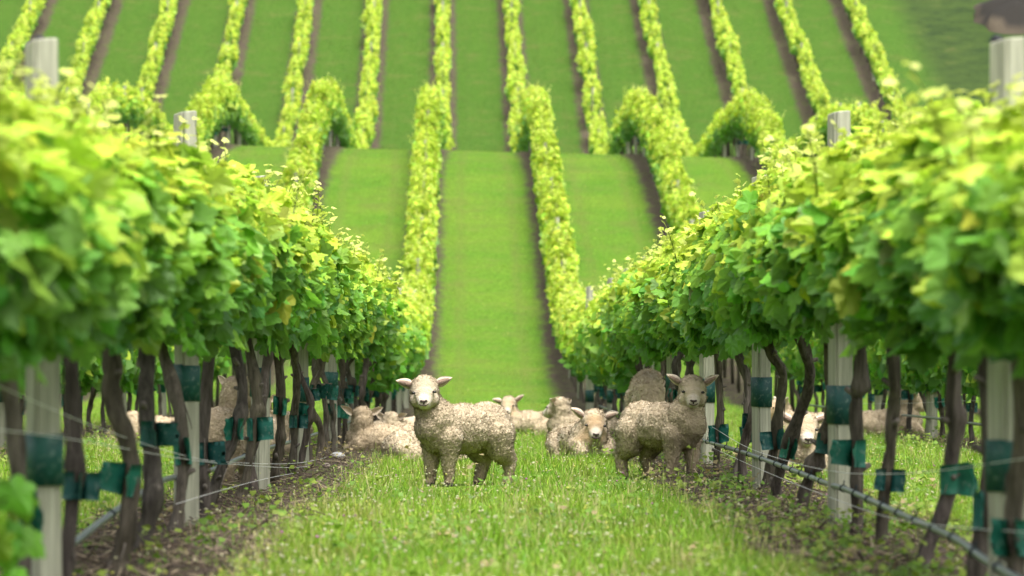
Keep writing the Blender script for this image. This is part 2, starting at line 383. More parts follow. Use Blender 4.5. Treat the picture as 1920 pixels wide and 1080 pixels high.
def canopy(acc, rg, n, detail, length=1.75, zlo=.975, ztop=1.58, size=(.138, .062), shoots=22, wide=1.0, young=0.0, stems=None, sides=2):
    y = rg.uniform(-length / 2, length / 2, n)
    h = rg.beta(1.15, 1.12, n)                                    # 0 hem .. 1 top
    ph = rg.uniform(0, 6.28, 6)
    hem = zlo + .07 * np.sin(y * 4.2 + ph[0]) + .05 * np.sin(y * 9 + ph[1])
    top = ztop + .06 * np.sin(y * 3.7 + ph[2]) + .06 * np.sin(y * 8.3 + ph[3])
    z = hem + (top - hem) * h
    wprof = np.interp(h, [0, .2, .5, .8, 1], [.11, .24, .30, .24, .11]) * wide
    lump = 1 + .28 * noise3(np.stack([y * 3.1 + ph[4] * 9, z * 3.4, ph[5] + 0 * y], 1)) * 1.6
    sd = np.where(rg.random(n) < .5, 1.0, -1.0)
    r = 1 - .75 * rg.random(n) ** 2.2
    x = sd * wprof * lump * r
    elev = np.interp(h, [0, .5, .85, 1], [-.05, .35, .9, 1.3]) + rg.normal(0, .55, n)
    yaw = rg.normal(0, .95, n)
    nrm = np.stack([sd * np.cos(elev) * np.cos(yaw), np.cos(elev) * np.sin(yaw), np.sin(elev)], 1)
    tip = np.stack([sd * .6 + rg.normal(0, .5, n), rg.normal(0, .7, n), -.8 + rg.normal(0, .45, n)], 1)
    s = (size[0] + (size[1] - size[0]) * h ** 1.5) * rg.uniform(.55, 1.25, n)
    age = np.clip(-.04 + 1.25 * h ** 1.05 + rg.normal(0, .2, n) + young * (1.5 * h - .12) + .25 * (r - .75), 0, 1)  # leaf age, plus underside shade painted by darkening low and inner leaves
    pos = np.stack([x, y, z], 1)
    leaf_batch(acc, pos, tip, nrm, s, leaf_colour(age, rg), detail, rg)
    # shoots standing out of the top, small new leaves along them
    for _ in range(shoots):
        b = np.array([rg.normal(0, .12 * wide), rg.uniform(-length / 2, length / 2), ztop - .24])
        ln = rg.uniform(.22, .46); lean = np.array([rg.normal(0, .26), rg.normal(0, .3), 1.0])
        m = int(ln / .042); tt = np.linspace(.2, 1, m)
        P = b + (unit(lean) * ln)[None] * tt[:, None] + np.stack([.05 * tt ** 2 * rg.normal(), .05 * tt ** 2 * rg.normal(), 0 * tt], 1)
        if stems is not None: tube(acc, P, np.linspace(.004, .0018, m), 4, col=(.20, .26, .05))
        out = np.stack([rg.normal(0, 1, m), rg.normal(0, 1, m), rg.uniform(-.4, .5, m)], 1)
        nr = np.stack([rg.normal(0, .5, m), rg.normal(0, .5, m), np.ones(m)], 1)
        cc = YOUNG + (TIP - YOUNG) * (tt ** 2.5)[:, None] * .8
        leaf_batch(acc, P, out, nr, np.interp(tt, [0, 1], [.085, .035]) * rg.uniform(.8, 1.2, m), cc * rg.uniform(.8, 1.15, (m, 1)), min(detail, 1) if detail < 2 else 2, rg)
    # a few shoots hanging under the hem
    for _ in range(2 if detail == 2 else 0):
        b = np.array([rg.choice([-1, 1]) * rg.uniform(.08, .26), rg.uniform(-.7, .7), zlo + .05]); m = rg.integers(2, 5)
        P = b + np.stack([rg.normal(0, .03, m), rg.normal(0, .04, m), -np.linspace(.03, .17, m)], 1)
        leaf_batch(acc, P, np.stack([rg.normal(0, .5, m), rg.normal(0, .5, m), -np.ones(m)], 1), np.stack([np.sign(b[0]) * np.ones(m), rg.normal(0, .8, m), rg.uniform(0, .6, m)], 1),
                   rg.uniform(.07, .12, m), leaf_colour(rg.uniform(.15, .65, m), rg), 2, rg)

def foliage_mesh(seed, n, detail, **kw):
    rg = np.random.default_rng(seed); a = Acc(); canopy(a, rg, n, detail, stems=True if detail == 2 else None, **kw)
    return a.mesh('vine_foliage', M_leaf, detail == 2)
NEAR_F = [foliage_mesh(100 + i, 1350, 2) for i in range(9)]
MIDF = [foliage_mesh(140 + i, 800, 1, size=(.125, .085), shoots=12) for i in range(6)]
LOWF = [foliage_mesh(150 + i, 1050, 1, size=(.12, .085), shoots=12, zlo=.62) for i in range(6)]
HILL_F = [foliage_mesh(160 + i, 760, 1, length=1.7, ztop=1.48, zlo=.66, size=(.14, .10), shoots=9, young=.30, wide=.80) for i in range(7)]

# ------------------------------------------------------------------ trunks, sleeves, posts
BARK = np.array([.080, .069, .058])
def trunk_mesh(path, r0, seed, head=True, fine=True):
    """path from the head down to the root, in the vine's own space"""
    rg = np.random.default_rng(seed); a = Acc()
    n = 44 if fine else 18
    P = spline(path, n); t = np.linspace(0, 1, n)
    P[:, 0] += .006 * noise3(np.stack([t * 9, t * 0 + seed, t * 0], 1)) * 2; P[:, 1] += .012 * noise3(np.stack([t * 7, t * 0 + seed, t * 0 + 5], 1)) * 2
    rad = r0 * np.interp(t, [0, .12, .3, .6, .9, 1], [.92, .95, 1.0, .92, 1.12, 1.35])
    for _ in range(rg.integers(1, 4)):
        c = rg.uniform(.05, .7); rad = rad * (1 + rg.uniform(.15, .5) * np.exp(-((t - c) / .035) ** 2))
    tube(a, P, rad, 16 if fine else 8, .62 if fine else .4, seed, BARK * rg.uniform(.75, 1.3) * np.array([1, rg.uniform(.94, 1.02), rg.uniform(.85, 1.0)]))
    if fine:                                        # pruning stubs and loose bark
        for _ in range(rg.integers(2, 5)):
            i = rg.integers(4, 30); an = rg.uniform(0, 6.28); dr = np.array([math.cos(an), math.sin(an), rg.uniform(.1, .7)])
            tube(a, P[i] + np.outer(np.linspace(0, r0 + rg.uniform(.012, .03), 4), dr), np.array([.6, .55, .5, .42]) * r0 * rg.uniform(.7, 1.1), 8, .25, seed + 3, BARK * 1.5)
        for _ in range(7):
            i = rg.integers(3, 38); an = rg.uniform(0, 6.28); m = rg.integers(4, 6)
            o = np.array([math.cos(an), math.sin(an), 0]) * r0 * 1.02
            Q = P[i:i + m] + o * np.linspace(1.0, rg.uniform(1.15, 1.7), len(P[i:i + m]))[:, None]
            if len(Q) > 2: tube(a, Q, np.linspace(.004, .0015, len(Q)), 4, col=BARK * rg.uniform(.9, 2.2))
    if head:                                        # cordon arms out along the row
        h = P[0]
        for s in (-1, 1):
            Q = spline([h + (0, 0, -.03), h + (0, s * .12, .04), h + (.01, s * .4, .07), h + (0, s * .75, .07)], 12)
            tube(a, Q, np.linspace(r0 * .75, .010, 12), 8, .3, seed + s, BARK)
    return a.mesh('vine_trunk', M_bark, True)

GREENS = [np.array([.012, .115, .075]), np.array([.010, .092, .068]), np.array([.016, .14, .085]), np.array([.010, .085, .075])]
def sleeve_mesh(seed, r=.036, h=.105, open_=1.0):
    """a sheet of green mesh wrapped round a trunk, its two ends standing off as flaps (towards -y)"""
    rg = np.random.default_rng(seed)
    fa, fb = rg.uniform(.045, .085, 2)
    aa, ab = rg.uniform(.35, 1.1, 2) * open_
    th = np.linspace(-math.pi / 2 - .35 , -math.pi / 2 - 2 * math.pi + .35, 15)
    ring = np.stack([np.cos(th) * r, np.sin(th) * r], 1)
    p0, p1 = ring[0], ring[-1]
    A = np.stack([p0 + np.array([-math.sin(aa), -math.cos(aa)]) * fa * s for s in (1, .66, .33)])
    B = np.stack([p1 + np.array([math.sin(ab), -math.cos(ab)]) * fb * s for s in (.33, .66, 1)])
    prof = np.vstack([A, ring, B]); k = len(prof)
    zs = np.linspace(-h / 2, h / 2, 5); a = Acc(); V = []
    for j, z in enumerate(zs):
        q = prof.copy(); e = np.abs(np.linspace(-1, 1, k)) ** 3
        q = q + (rg.normal(0, .0022, q.shape)) * e[:, None] + np.outer(e, rg.normal(0, .004, 2))
        zz = z + e * rg.normal(0, .004) + np.linspace(-1, 1, k) ** 3 * rg.uniform(-.006, .006)
        V.append(np.column_stack([q, zz * np.ones(k)]))
    V = np.array(V).reshape(-1, 3); idx = np.arange(5 * k).reshape(5, k)
    F = np.stack([idx[:-1, :-1], idx[:-1, 1:], idx[1:, 1:], idx[1:, :-1]], -1).reshape(-1, 4)
    out = V + np.tile(np.column_stack([unit(prof) * .0025, np.zeros(k)]), (5, 1))     # a second skin so that it has thickness
    a.add(np.vstack([V, out]), [F, F[:, ::-1] + 5 * k], GREENS[seed % 4] * rg.uniform(.8, 1.3))
    b = np.concatenate([idx[0], idx[1:, -1], idx[-1, -2::-1], idx[-2:0:-1, 0]]); b2 = np.roll(b, -1)
    a.f.append(np.stack([b, b2, b2 + 5 * k, b + 5 * k], 1))
    return a.mesh('trunk_guard', M_guard)
SLEEVES = [sleeve_mesh(i, .033, h, o) for i, (o, h) in enumerate(((1, .105), (1.1, .12), (.5, .10), (1.3, .085), (.8, .115), (1.0, .095), (.3, .11), (1.2, .10)))]

def generic_trunk(seed, fine):
    rg = np.random.default_rng(seed); k = np.clip(rg.normal(0, .05, (5, 2)), -.08, .08); k[-1] = 0
    return trunk_mesh([(k[0, 0], k[0, 1], .95), (k[1, 0], k[1, 1], .72), (k[2, 0], k[2, 1], .48), (k[3, 0] * .6, k[3, 1] * .6, .22), (0, 0, -.05)], rg.uniform(.018, .026), seed, True, fine)
TRUNKS = [generic_trunk(300 + i, True) for i in range(10)]
HILL_T = [generic_trunk(330 + i, False) for i in range(5)]

n_vines = 0
def vine(k, d, foliage, trunk, label, group, guard=None, guard_z=.42, guard_yaw=0.0, fdy=0.0, loc=None, flip=None, sz=1.0, gxy=(0, 0)):
    global n_vines; n_vines += 1
    x = row_x(k, d) if loc is None else loc
    t = empty('grapevine', (x, d, float(gz(x, d))))
    tag(t, label, 'grapevine', group)
    f = link('foliage', foliage, t, (row_x(k, d + fdy) - x, fdy, random.uniform(-.02, .03)), (math.pi if (random.random() < .5 if flip is None else flip) else 0) + random.uniform(-.03, .03))
    f.scale = (random.uniform(.92, 1.08), 1.04, sz * random.uniform(.97, 1.04))
    if d < 24:                                          # the row starts lower and is trimmed lower at its near end
        q = 1 - float(sstep(12.5, 24, d)); f.scale.z *= 1 - .16 * q; f.location.z += .165 * q
    link('trunk', trunk, t)
    if guard is not None:
        g = link('trunk_guard', guard, t, (gxy[0], gxy[1], guard_z), guard_yaw); g.rotation_euler = (random.uniform(-.14, .14), random.uniform(-.14, .14), guard_yaw)
    return t

def traced(k, d, pts, rad, guard, seed, fd, label, group):
    """a trunk whose lean and bends follow the photograph, standing in its row at distance d"""
    w3 = np.array([at_px(px, py, d) for px, py in pts]); x0 = w3[-1, 0]; z0 = float(gz(x0, d))
    p = w3 - np.array([x0, d, z0])
    top = p[0].copy(); top[2] = max(top[2], .86); top[0] = .5 * top[0] + .5 * (row_x(k, d) - x0)
    dy = (fd - d) * .55
    p = [np.array([top[0], 0, top[2] + .06])] + [q for q in p if q[2] < top[2] - .02]
    if p[-1][2] > .08: p.append(np.array([p[-1][0] * .9, 0, .02]))
    p.append(np.array([p[-1][0], 0, -.06]))
    p = np.array(p); hh = np.clip(p[:, 2] / .9, 0, 1); p[:, 1] = dy * hh ** 1.5
    tm = trunk_mesh(p, rad * .84, seed)
    gx, gy, yaw = guard
    gzz = CAM_H + (VY - gy) / FPX * d - z0
    o = np.argsort(p[:, 2]); cx = np.interp(gzz, p[o, 2], p[o, 0]); cy = np.interp(gzz, p[o, 2], p[o, 1])
    return vine(k, d, NEAR_F[seed % 9], tm, label, group, SLEEVES[seed % 8], gzz, yaw, fd - d, x0, None, 1.0, (cx, cy))

GL, GR = 'grapevines in the row along the near edge of the sheep aisle', 'grapevines in the row behind the white wires and drooping hose'
LEFT = [  # distance, outline of the trunk in the photo, radius, sleeve (x, y, turn), canopy distance, look
    (12.25, [(8, 600), (10, 640), (30, 800), (38, 940), (45, 1070)], .027, (55, 960, .5), 12.1, 'grapevine with straight dark trunk and flapping green sleeve beside the nearest left post'),
    (13.4, [(122, 620), (126, 700), (140, 850), (133, 960), (122, 1075)], .026, (140, 912, 1.2), 13.6, 'grapevine with slim bowed trunk and square green flap just behind the nearest left post'),
    (15.1, [(214, 600), (207, 690), (214, 762), (246, 868), (236, 1000), (212, 1075)], .036, (246, 900, -.3), 15.2, 'grapevine with thick bent trunk and wide blue-green folded sleeve hanging at knee height'),
    (16.4, [(270, 640), (267, 740), (284, 873), (284, 945), (255, 1050)], .034, (276, 815, .9), 16.8, 'grapevine with burl on its trunk and green sleeve with one pointed flap'),
    (18.05, [(296, 640), (332, 762), (342, 873), (336, 950), (325, 1020)], .030, (338, 848, .1), 18.4, 'grapevine leaning into the second left post with small sleeve below the bend'),
    (19.9, [(395, 640), (385, 743), (380, 860), (384, 925)], .030, (392, 850, .6), 19.9, 'grapevine with knobbly trunk close behind the second left post'),
    (20.9, [(440, 625), (452, 740), (440, 812), (411, 886), (387, 967)], .030, (443, 804, -.1), 21.4, 'grapevine leaning away strongly with winged green sleeve in front of the standing ewe'),
    (22.7, [(468, 640), (480, 735), (475, 804), (460, 906), (450, 939)], .028, (470, 806, .3), 22.9, 'grapevine with shaggy dark trunk and dark sleeve beside the third left post'),
    (26.3, [(527, 690), (529, 788), (523, 845), (515, 890)], .030, (530, 762, -.1), 25.9, 'grapevine with shaggy straight trunk and open book sleeve past the third left post'),
    (28.2, [(560, 700), (554, 788), (546, 905)], .028, (556, 790, .9), 27.4, 'grapevine with half sleeve squeezed beside the fourth left post'),
]
RIGHT = [
    (12.45, [(1916, 600), (1911, 822), (1900, 960), (1905, 1080)], .030, (1912, 1010, -.4), 12.3, 'grapevine cut by the photo edge beside the nearest right post'),
    (13.5, [(1862, 640), (1858, 800), (1851, 920), (1835, 1071)], .028, (1852, 960, .2), 13.7, 'grapevine hidden behind the nearest right post with leaning lower trunk'),
    (15.2, [(1782, 650), (1787, 755), (1787, 831), (1778, 920), (1755, 991), (1724, 1071)], .030, (1783, 899, 1.3), 15.1, 'grapevine with long leaning trunk and square green flap over the drooping hose'),
    (16.9, [(1664, 590), (1671, 689), (1671, 755), (1667, 840), (1658, 933), (1651, 1044)], .026, (1664, 900, .1), 16.6, 'grapevine with straight trunk, round pruning scar and low dark green sleeve'),
    (18.1, [(1622, 627), (1610, 720), (1605, 755), (1607, 849), (1607, 991)], .030, (1606, 850, -.5), 18.0, 'grapevine with lumpy burl trunk touching the second right post'),
    (21.0, [(1549, 627), (1547, 733), (1544, 813), (1520, 884), (1502, 951)], .033, (1540, 830, .9), 19.7, 'grapevine with thick trunk just behind the second right post, in front of the lying sheep'),
    (22.8, [(1487, 644), (1507, 689), (1502, 747), (1471, 844), (1456, 907), (1460, 947)], .031, (1486, 838, .2), 21.7, 'grapevine with s-shaped trunk and two wide green sleeve flaps'),
    (24.3, [(1438, 658), (1462, 702), (1456, 778), (1449, 849), (1431, 925)], .030, (1450, 826, -.1), 23.7, 'grapevine with arched trunk beside the third right post'),
    (27.2, [(1369, 640), (1398, 702), (1404, 747), (1398, 831), (1376, 895)], .030, (1400, 815, .3), 27.4, 'grapevine with bent shoulder trunk between the third and fourth right posts'),
    (29.3, [(1342, 649), (1349, 755), (1343, 880)], .026, (1346, 814, -.3), 29.1, 'grapevine with slim trunk beside the fourth post, behind the right standing sheep'),
]
for i, (d, pts, r, g, fd, lab) in enumerate(LEFT): traced(-1, d, pts, r, g, 10 + i, fd, lab, GL)
for i, (d, pts, r, g, fd, lab) in enumerate(RIGHT): traced(1, d, pts, r, g, 40 + i, fd, lab, GR)
for k, dd in ((-1, (10.75,)), (1, (11.0,))):
    for i, d in enumerate(dd):
        t = vine(k, d, NEAR_F[(i + 3 * (k > 0)) % 9], TRUNKS[i + 2], f'grapevine canopy blurred at the {"left" if k < 0 else "right"} photo edge, nearest of its row', GL if k < 0 else GR, SLEEVES[i], .42, .3)
        if k == -1:                     # the low green shoot at the photo's edge
            rg = np.random.default_rng(5); a = Acc(); m = 15
            P = np.stack([rg.uniform(.04, .15, m), rg.uniform(-.12, .12, m), rg.uniform(.36, .63, m)], 1)
            leaf_batch(a, P, np.stack([rg.normal(.3, .5, m), rg.normal(0, .5, m), -np.ones(m)], 1), np.stack([rg.normal(.3, .5, m), -np.ones(m), rg.uniform(0, .8, m)], 1), rg.uniform(.06, .1, m), leaf_colour(rg.uniform(.4, .7, m), rg), 2, rg)
            tube(a, spline([(0, 0, .25), (.06, 0, .4), (.09, .02, .62)], 8), np.linspace(.005, .003, 8), 5, col=(.2, .26, .05))
            link('basal_shoot', a.mesh('basal_shoot', M_leaf, True), t)
extra = {-1: (24.35, 29.6), 1: (25.6,)}
names = {-1: 'first left row', 1: 'first right row', -2: 'second left row', 2: 'second right row', -3: 'third left row', 3: 'third right row', -4: 'fourth left row', 4: 'fourth right row'}
def far_label(k, i, hill):
    if not hill: return f'leafy grapevine with green sleeve, {ordinal(i)} from the camera in the {names[k]}'
    return f'yellow-green grapevine on the hill, {ordinal(i)} up the slope in the {names[k]}'
def standing(k, d0, d1, start, near_to):
    i = start; d = d0
    while d < d1:
        dd = d + random.uniform(-.12, .12)
        vine(k, dd, random.choice((NEAR_F if dd < near_to else MIDF if dd < 40 else LOWF) if abs(k) == 1 else LOWF), random.choice(TRUNKS), far_label(k, i, False), f'grapevines in the {names[k]}',
             random.choice(SLEEVES), random.uniform(.34, .55), random.uniform(-1.0, 1.0) + (.5 if k < 0 else -.5), 0)
        d += 1.5; i += 1
for k in (-1, 1):
    for j, d in enumerate(extra[k]):
        vine(k, d, NEAR_F[(4 + j) % 9], TRUNKS[5 + j], f'grapevine with plain trunk at the {"third" if d < 27 else "fourth"} post of the {names[k]}', GL if k < 0 else GR, SLEEVES[3 + j], .42, .4)
    standing(k, 31.2, 62, 13, 45)
for k in (-2, 2): standing(k, 27.0, 62, 1, 30)
for k in (-3, 3): standing(k, 40.0, 62, 1, 30)
STUFF = []                                            # what is past the three hundred vines that show largest
def hill(k, d0, d1):
    i = 1; d = 62.2
    while d < 146:
        dd = d + random.uniform(-.15, .15)
        if d0 <= d < d1:
            vine(k, dd, random.choice(HILL_F), random.choice(HILL_T), far_label(k, i, True), f'hill grapevines in the {names[k]}', random.choice(SLEEVES) if 95 < d < 122 else None, .42, random.uniform(-1, 1), 0, sz=random.uniform(.92, 1.12) + (.10 if dd > 100 else 0))
        else: STUFF.append((k, dd))
        d += 1.5; i += 1
for k in (-1, 1): hill(k, 62, 121)
for k in (-2, 2): hill(k, 88, 125)
for k in (-3, 3): hill(k, 106, 123)
for k in (-4, 4): hill(k, 0, 0)
for k in (-5, 5):
    STUFF += [(k, d) for d in np.arange(100, 146, 1.5)]
for k in list(range(-8, 0)) + list(range(1, 7)):
    STUFF += [(k, d) for d in np.arange(150, 203, 1.5)]
a = Acc(); rg = np.random.default_rng(77); proto = []
for i in range(6):
    q = Acc(); canopy(q, rg, 380, 0, length=1.7, ztop=1.48, zlo=.72, size=(.17, .13), shoots=5, young=.30, wide=.74)
    for s in (0,): tube(q, [(0, 0, .95), (.02, .02, .5), (0, 0, -.05)], .03, 5, col=BARK)
    proto.append((np.concatenate(q.co), q.f, np.concatenate(q.c)))
off = 0; CO = []; CC = []; FF = {}
for k, d in STUFF:
    co, fs, cc = proto[rg.integers(6)]
    x = row_x(k, d); s = rg.choice([-1.0, 1.0])
    q = co * np.array([s, s, 1.05]) * rg.uniform(.95, 1.05); sl = (gz(x, d + .5) - gz(x, d - .5)); q[:, 2] += q[:, 1] * sl
    q[:, 2] *= rg.uniform(.86, 1.10); q[:, 0] = q[:, 0] * rg.uniform(.75, 1.2) + rg.normal(0, .045)
    if rg.random() < .025: continue
    CO.append(q + np.array([x, d, float(gz(x, d))])); CC.append(cc)
    n0 = 0
    for f in fs: FF.setdefault(f.shape[1], []).append(f + off)
    off += len(co)
tag(link('vine_rows', np_mesh('vine_rows', np.concatenate(CO), [np.concatenate(v) for v in FF.values()], M_leaf, np.concatenate(CC))), kind='stuff')
print('vines', n_vines, 'stuff vines', len(STUFF))

# ------------------------------------------------------------------ posts
POSTC = np.array([.29, .29, .22])
def post_mesh(seed, wdt=.088, h=1.80):
    """a quarter-sawn post, its flat faces turned about 25 degrees, top cut a little aslant"""
    rg = np.random.default_rng(seed); bm = bmesh.new()
    bmesh.ops.create_cube(bm, size=1); bmesh.ops.scale(bm, vec=(wdt, wdt * .92, 1), verts=bm.verts)
    bmesh.ops.bevel(bm, geom=[e for e in bm.edges if abs(e.verts[0].co.z - e.verts[1].co.z) > .5], offset=.009, segments=2, affect='EDGES')
    bmesh.ops.subdivide_edges(bm, edges=[e for e in bm.edges if abs(e.verts[0].co.z - e.verts[1].co.z) > .5], cuts=9)
    lx, ly = rg.normal(0, .02, 2)
    for v in bm.verts:
        t = v.co.z + .5; s = 1.06 - .12 * t
        v.co.x = v.co.x * s + .004 * math.sin(t * 9 + seed) + lx * t; v.co.y = v.co.y * s + ly * t
        v.co.z = t * (h + .25) - .25 + (v.co.x * .12 + v.co.y * .1 if t > .99 else 0)
    bmesh.ops.bevel(bm, geom=[e for e in bm.edges if min(e.verts[0].co.z, e.verts[1].co.z) > h - .03], offset=.004, segments=1, affect='EDGES')
    me = bpy.data.meshes.new('vineyard_post'); bm.to_mesh(me); bm.free()
    at_ = me.attributes.new('col', 'FLOAT_COLOR', 'POINT'); c = POSTC * rg.uniform(.85, 1.1)
    at_.data.foreach_set('color', np.tile(np.array([*c, 1], np.float32), len(me.vertices)))
    me.materials.append(M_wood); return me, (lx / (h + .25), ly / (h + .25))
POSTS = [post_mesh(500 + i) for i in range(6)]
def band_mesh(wdt, h, seed):
    a = Acc(); rg = np.random.default_rng(seed); o = wdt / 2 + .0035; c = .011; n = 9
    pr = np.array([(o - c, -o), (o, -o + c), (o, o - c), (o - c, o), (-o + c, o), (-o, o - c), (-o, -o + c), (-o + c, -o)])
    V = np.concatenate([np.column_stack([pr + rg.normal(0, .0008, pr.shape), np.full(8, z) + rg.normal(0, .0025, 8)]) for z in (-h / 2, 0, h / 2)])
    inn = V * np.array([.955, .955, 1])
    idx = np.arange(24).reshape(3, 8)
    F = np.stack([idx[:-1], np.roll(idx[:-1], -1, 1), np.roll(idx[1:], -1, 1), idx[1:]], -1).reshape(-1, 4)
    e = np.concatenate([np.stack([np.roll(idx[0], -1), idx[0], idx[0] + 24, np.roll(idx[0], -1) + 24], 1), np.stack([idx[2], np.roll(idx[2], -1), np.roll(idx[2], -1) + 24, idx[2] + 24], 1)])
    a.add(np.vstack([V, inn]), [F, F[:, ::-1] + 24, e], GREENS[seed % 2] * np.array([1.1, .72, .85]))
    return a.mesh('band', M_guard)
BANDS = [band_mesh(.091, h, i) for i, h in enumerate((.15, .165, .155))]
def post(k, d, label, group, pz=None, px=None, band=True, rz=None, mesh=None, clip=False):
    x = row_x(k, d) if px is None else (px - VX) / FPX * d
    me, sl = POSTS[mesh if mesh is not None else random.randrange(6)]
    r = R(-62) if rz is None else rz
    o = link('vineyard_post', me, None, (x, d, float(gz(x, d))), r); tag(o, label, 'post', group)
    if band:
        bz = random.uniform(.47, .6) if pz is None else pz - float(gz(x, d))
        b = link('band', BANDS[random.randrange(3)], o, (sl[0] * (bz + .25), sl[1] * (bz + .25), bz)); s = 1.06 - .12 * (bz + .25) / 2.11; b.scale = (s, s * .935, 1)
    if clip:
        a = Acc(); tube(a, [(-.06, 0, 1.80), (-.045, 0, 1.80), (-.02, 0, 1.80)], [.012, .02, .012], 10, col=(.01, .011, .014)); link('wire_clip', a.mesh('wire_clip', M_plain, True), o, (0, 0, 0), 0)
    return o
PG = 'pale wooden vineyard posts with a green band'
LP = [(12.72, 84, .637 - 132 / FPX * 12.72), (18.75, 351, .637 + 2 / FPX * 18.75), (24.6, 489, .637 + 3 / FPX * 24.6), (30.1, 566, .60), (36.2, 621, .66), (42.3, 656, .62), (48.3, 684, .62), (54.3, None, None), (60.3, None, None)]
RP = [(12.72, 1887, .637 - 145 / FPX * 12.72), (18.75, 1577, .637 - 39 / FPX * 18.75), (24.5, 1429, .637 - 15 / FPX * 24.5), (30.6, 1326, .637 - 12 / FPX * 30.6), (36.4, 1262, .64), (42.3, 1216, .58), (48.3, 1178, .52), (54.3, 1147, .48), (60.3, 1106, .47)]
for nm, k, lst in (('left', -1, LP), ('right', 1, RP)):
    for i, (d, px, bz) in enumerate(lst):
        post(k, d, f'{"weathered wooden post with dark green band" if i < 5 else "distant pale post with green band"}, {ordinal(i + 1)} from camera in {names[k]}', PG, bz, px, clip=(i == 0), rz=R(-62) + random.uniform(-.12, .12)).scale.z = .975 if i == 0 else 1
for k in (-2, 2, -3, 3):
    for i, d in enumerate((30.7, 36.7, 42.8, 48.6, 54.6) if abs(k) == 2 else (42.7, 48.7, 54.7)):
        post(k, d, f'pale post with green band seen between trunks, {ordinal(i + 1)} from camera in {names[k]}', PG)
for k in (-1, 1, -2, 2, -3, 3, -4, 4):
    for i, d in enumerate(np.arange(66.3 if abs(k) == 1 else 90.3, 130, 6.0)):
        o = post(k, d, f'grey post tip above the leaves on the hill, {ordinal(i + 1)} up in the {names[k]}', 'post tips in the hill rows', band=95 < d < 120); o.scale = (1, 1, .88)
for j, k in enumerate(list(range(-7, 0)) + list(range(1, 7))):
    for i, d in enumerate(np.arange(156, 192, 7.5)):
        o = post(k, d, f'tiny pale post on the far slope, {ordinal(i + 1)} up in its {ordinal(j + 1)} row from the left', 'posts on the far slope', band=False)
        o.scale = (1, 1, .84)
# ------------------------------------------------------------------ hoses, wires
def run(name, k, pts, rad, off, mt, col, label, cat, sag=0.0):
    """pts: (distance, height above the level of the camera's foot)"""
    P = np.array([(row_x(k, d) + off, d, z) for d, z in pts]); S = spline(P, len(P) * 9)
    a = Acc(); tube(a, S, rad, 8, col=col)
    return tag(link(name, a.mesh(name, mt, True)), label, cat), S
HC = (.10, .125, .125)
h1, S1_ = run('drip_hose', 1, [(8, .0), (10.5, .06), (12.5, .105), (13.05, .12), (13.8, .15), (15.6, .172), (17.9, .201), (19, .203), (20.6, .214), (22.5, .226), (25.4, .24), (29.8, .245), (36, .26), (42, .27), (48, .29), (54, .31), (60, .34)], .0125, -.035, M_pipe, HC, 'grey irrigation hose drooping along the right row in front of the posts', 'hose')
for i, d in enumerate(np.concatenate([np.arange(12.6, 22, .62), np.arange(22.5, 31, 1.2)])):
    p = np.array([np.interp(d, S1_[:, 1], S1_[:, j]) for j in range(3)]); q = np.array([np.interp(d + .04, S1_[:, 1], S1_[:, j]) for j in range(3)])
    a = Acc(); tube(a, [p, (p + q) / 2, q], .0165, 8, col=(.012, .02, .022)); tube(a, [p + (0, .02, .01), p + (.004, .02, .035)], .003, 4, col=(.012, .02, .022)); link('tie', a.mesh('tie', M_plain), h1)
h2, _s = run('drip_hose', -1, [(8, -.05), (11, .0), (13.85, .106), (16, .185), (18.1, .24), (19.6, .225), (21.3, .222), (23, .235), (25.8, .25), (32, .25), (40, .27), (50, .3), (60, .34)], .0125, -.05, M_pipe, HC, 'grey irrigation hose behind the trunks of the left row', 'hose')
for d in np.arange(13.5, 27, 2.1):
    p = np.array([np.interp(d, _s[:, 1], _s[:, j]) for j in range(3)]); q = np.array([np.interp(d + .05, _s[:, 1], _s[:, j]) for j in range(3)])
    a = Acc(); tube(a, [p, (p + q) / 2, q], .0165, 8, col=(.012, .02, .022)); link('tie', a.mesh('tie', M_plain), h2)
run('drip_hose', 2, [(26, .25), (32, .27), (36.6, .30), (38, .285), (42.6, .31), (50, .32), (60, .36)], .0125, -.05, M_pipe, HC, 'thin irrigation hose on the second row right of the sheep', 'hose')
WC = (.62, .62, .60)
def pxs(k, off, lst):
    o = []
    for px, py in lst:
        d = FPX * ((abs(k) - .5) * ROW_W * np.sign(k) + .09 + off) / (px - VX); o.append((d, CAM_H + (VY - py) / FPX * d))
    return sorted(o)
for k, off, lst, lab in (
    (-1, .05, [(-60, 700), (0, 725), (100, 768), (200, 808), (330, 850), (420, 866), (560, 868), (640, 850)], 'upper white electric wire sagging across the left posts'),
    (-1, .06, [(-60, 800), (0, 806), (150, 826), (330, 858), (430, 870), (560, 876), (640, 862)], 'lower white electric wire strung along the left posts'),
    (-1, .05, [(330, 945), (430, 915), (520, 893), (600, 880)], 'thin low white wire near the ground past the second left post'),
    (1, -.05, [(1990, 850), (1920, 860), (1780, 880), (1680, 888), (1580, 886), (1490, 868), (1400, 838), (1335, 800)], 'upper white electric wire running across the second right post'),
    (1, -.05, [(1990, 1000), (1880, 995), (1760, 985), (1660, 968), (1550, 930), (1430, 882), (1328, 836)], 'lower white electric wire under the hose on the right'),
    (2, -.05, [(1990, 745), (1920, 748), (1800, 752), (1700, 756), (1600, 757)], 'thin white wire on the second row right of the sheep')):
    run('fence_wire', k, pxs(k, off, lst), (.0013), off, M_plain, WC, lab, 'wire')

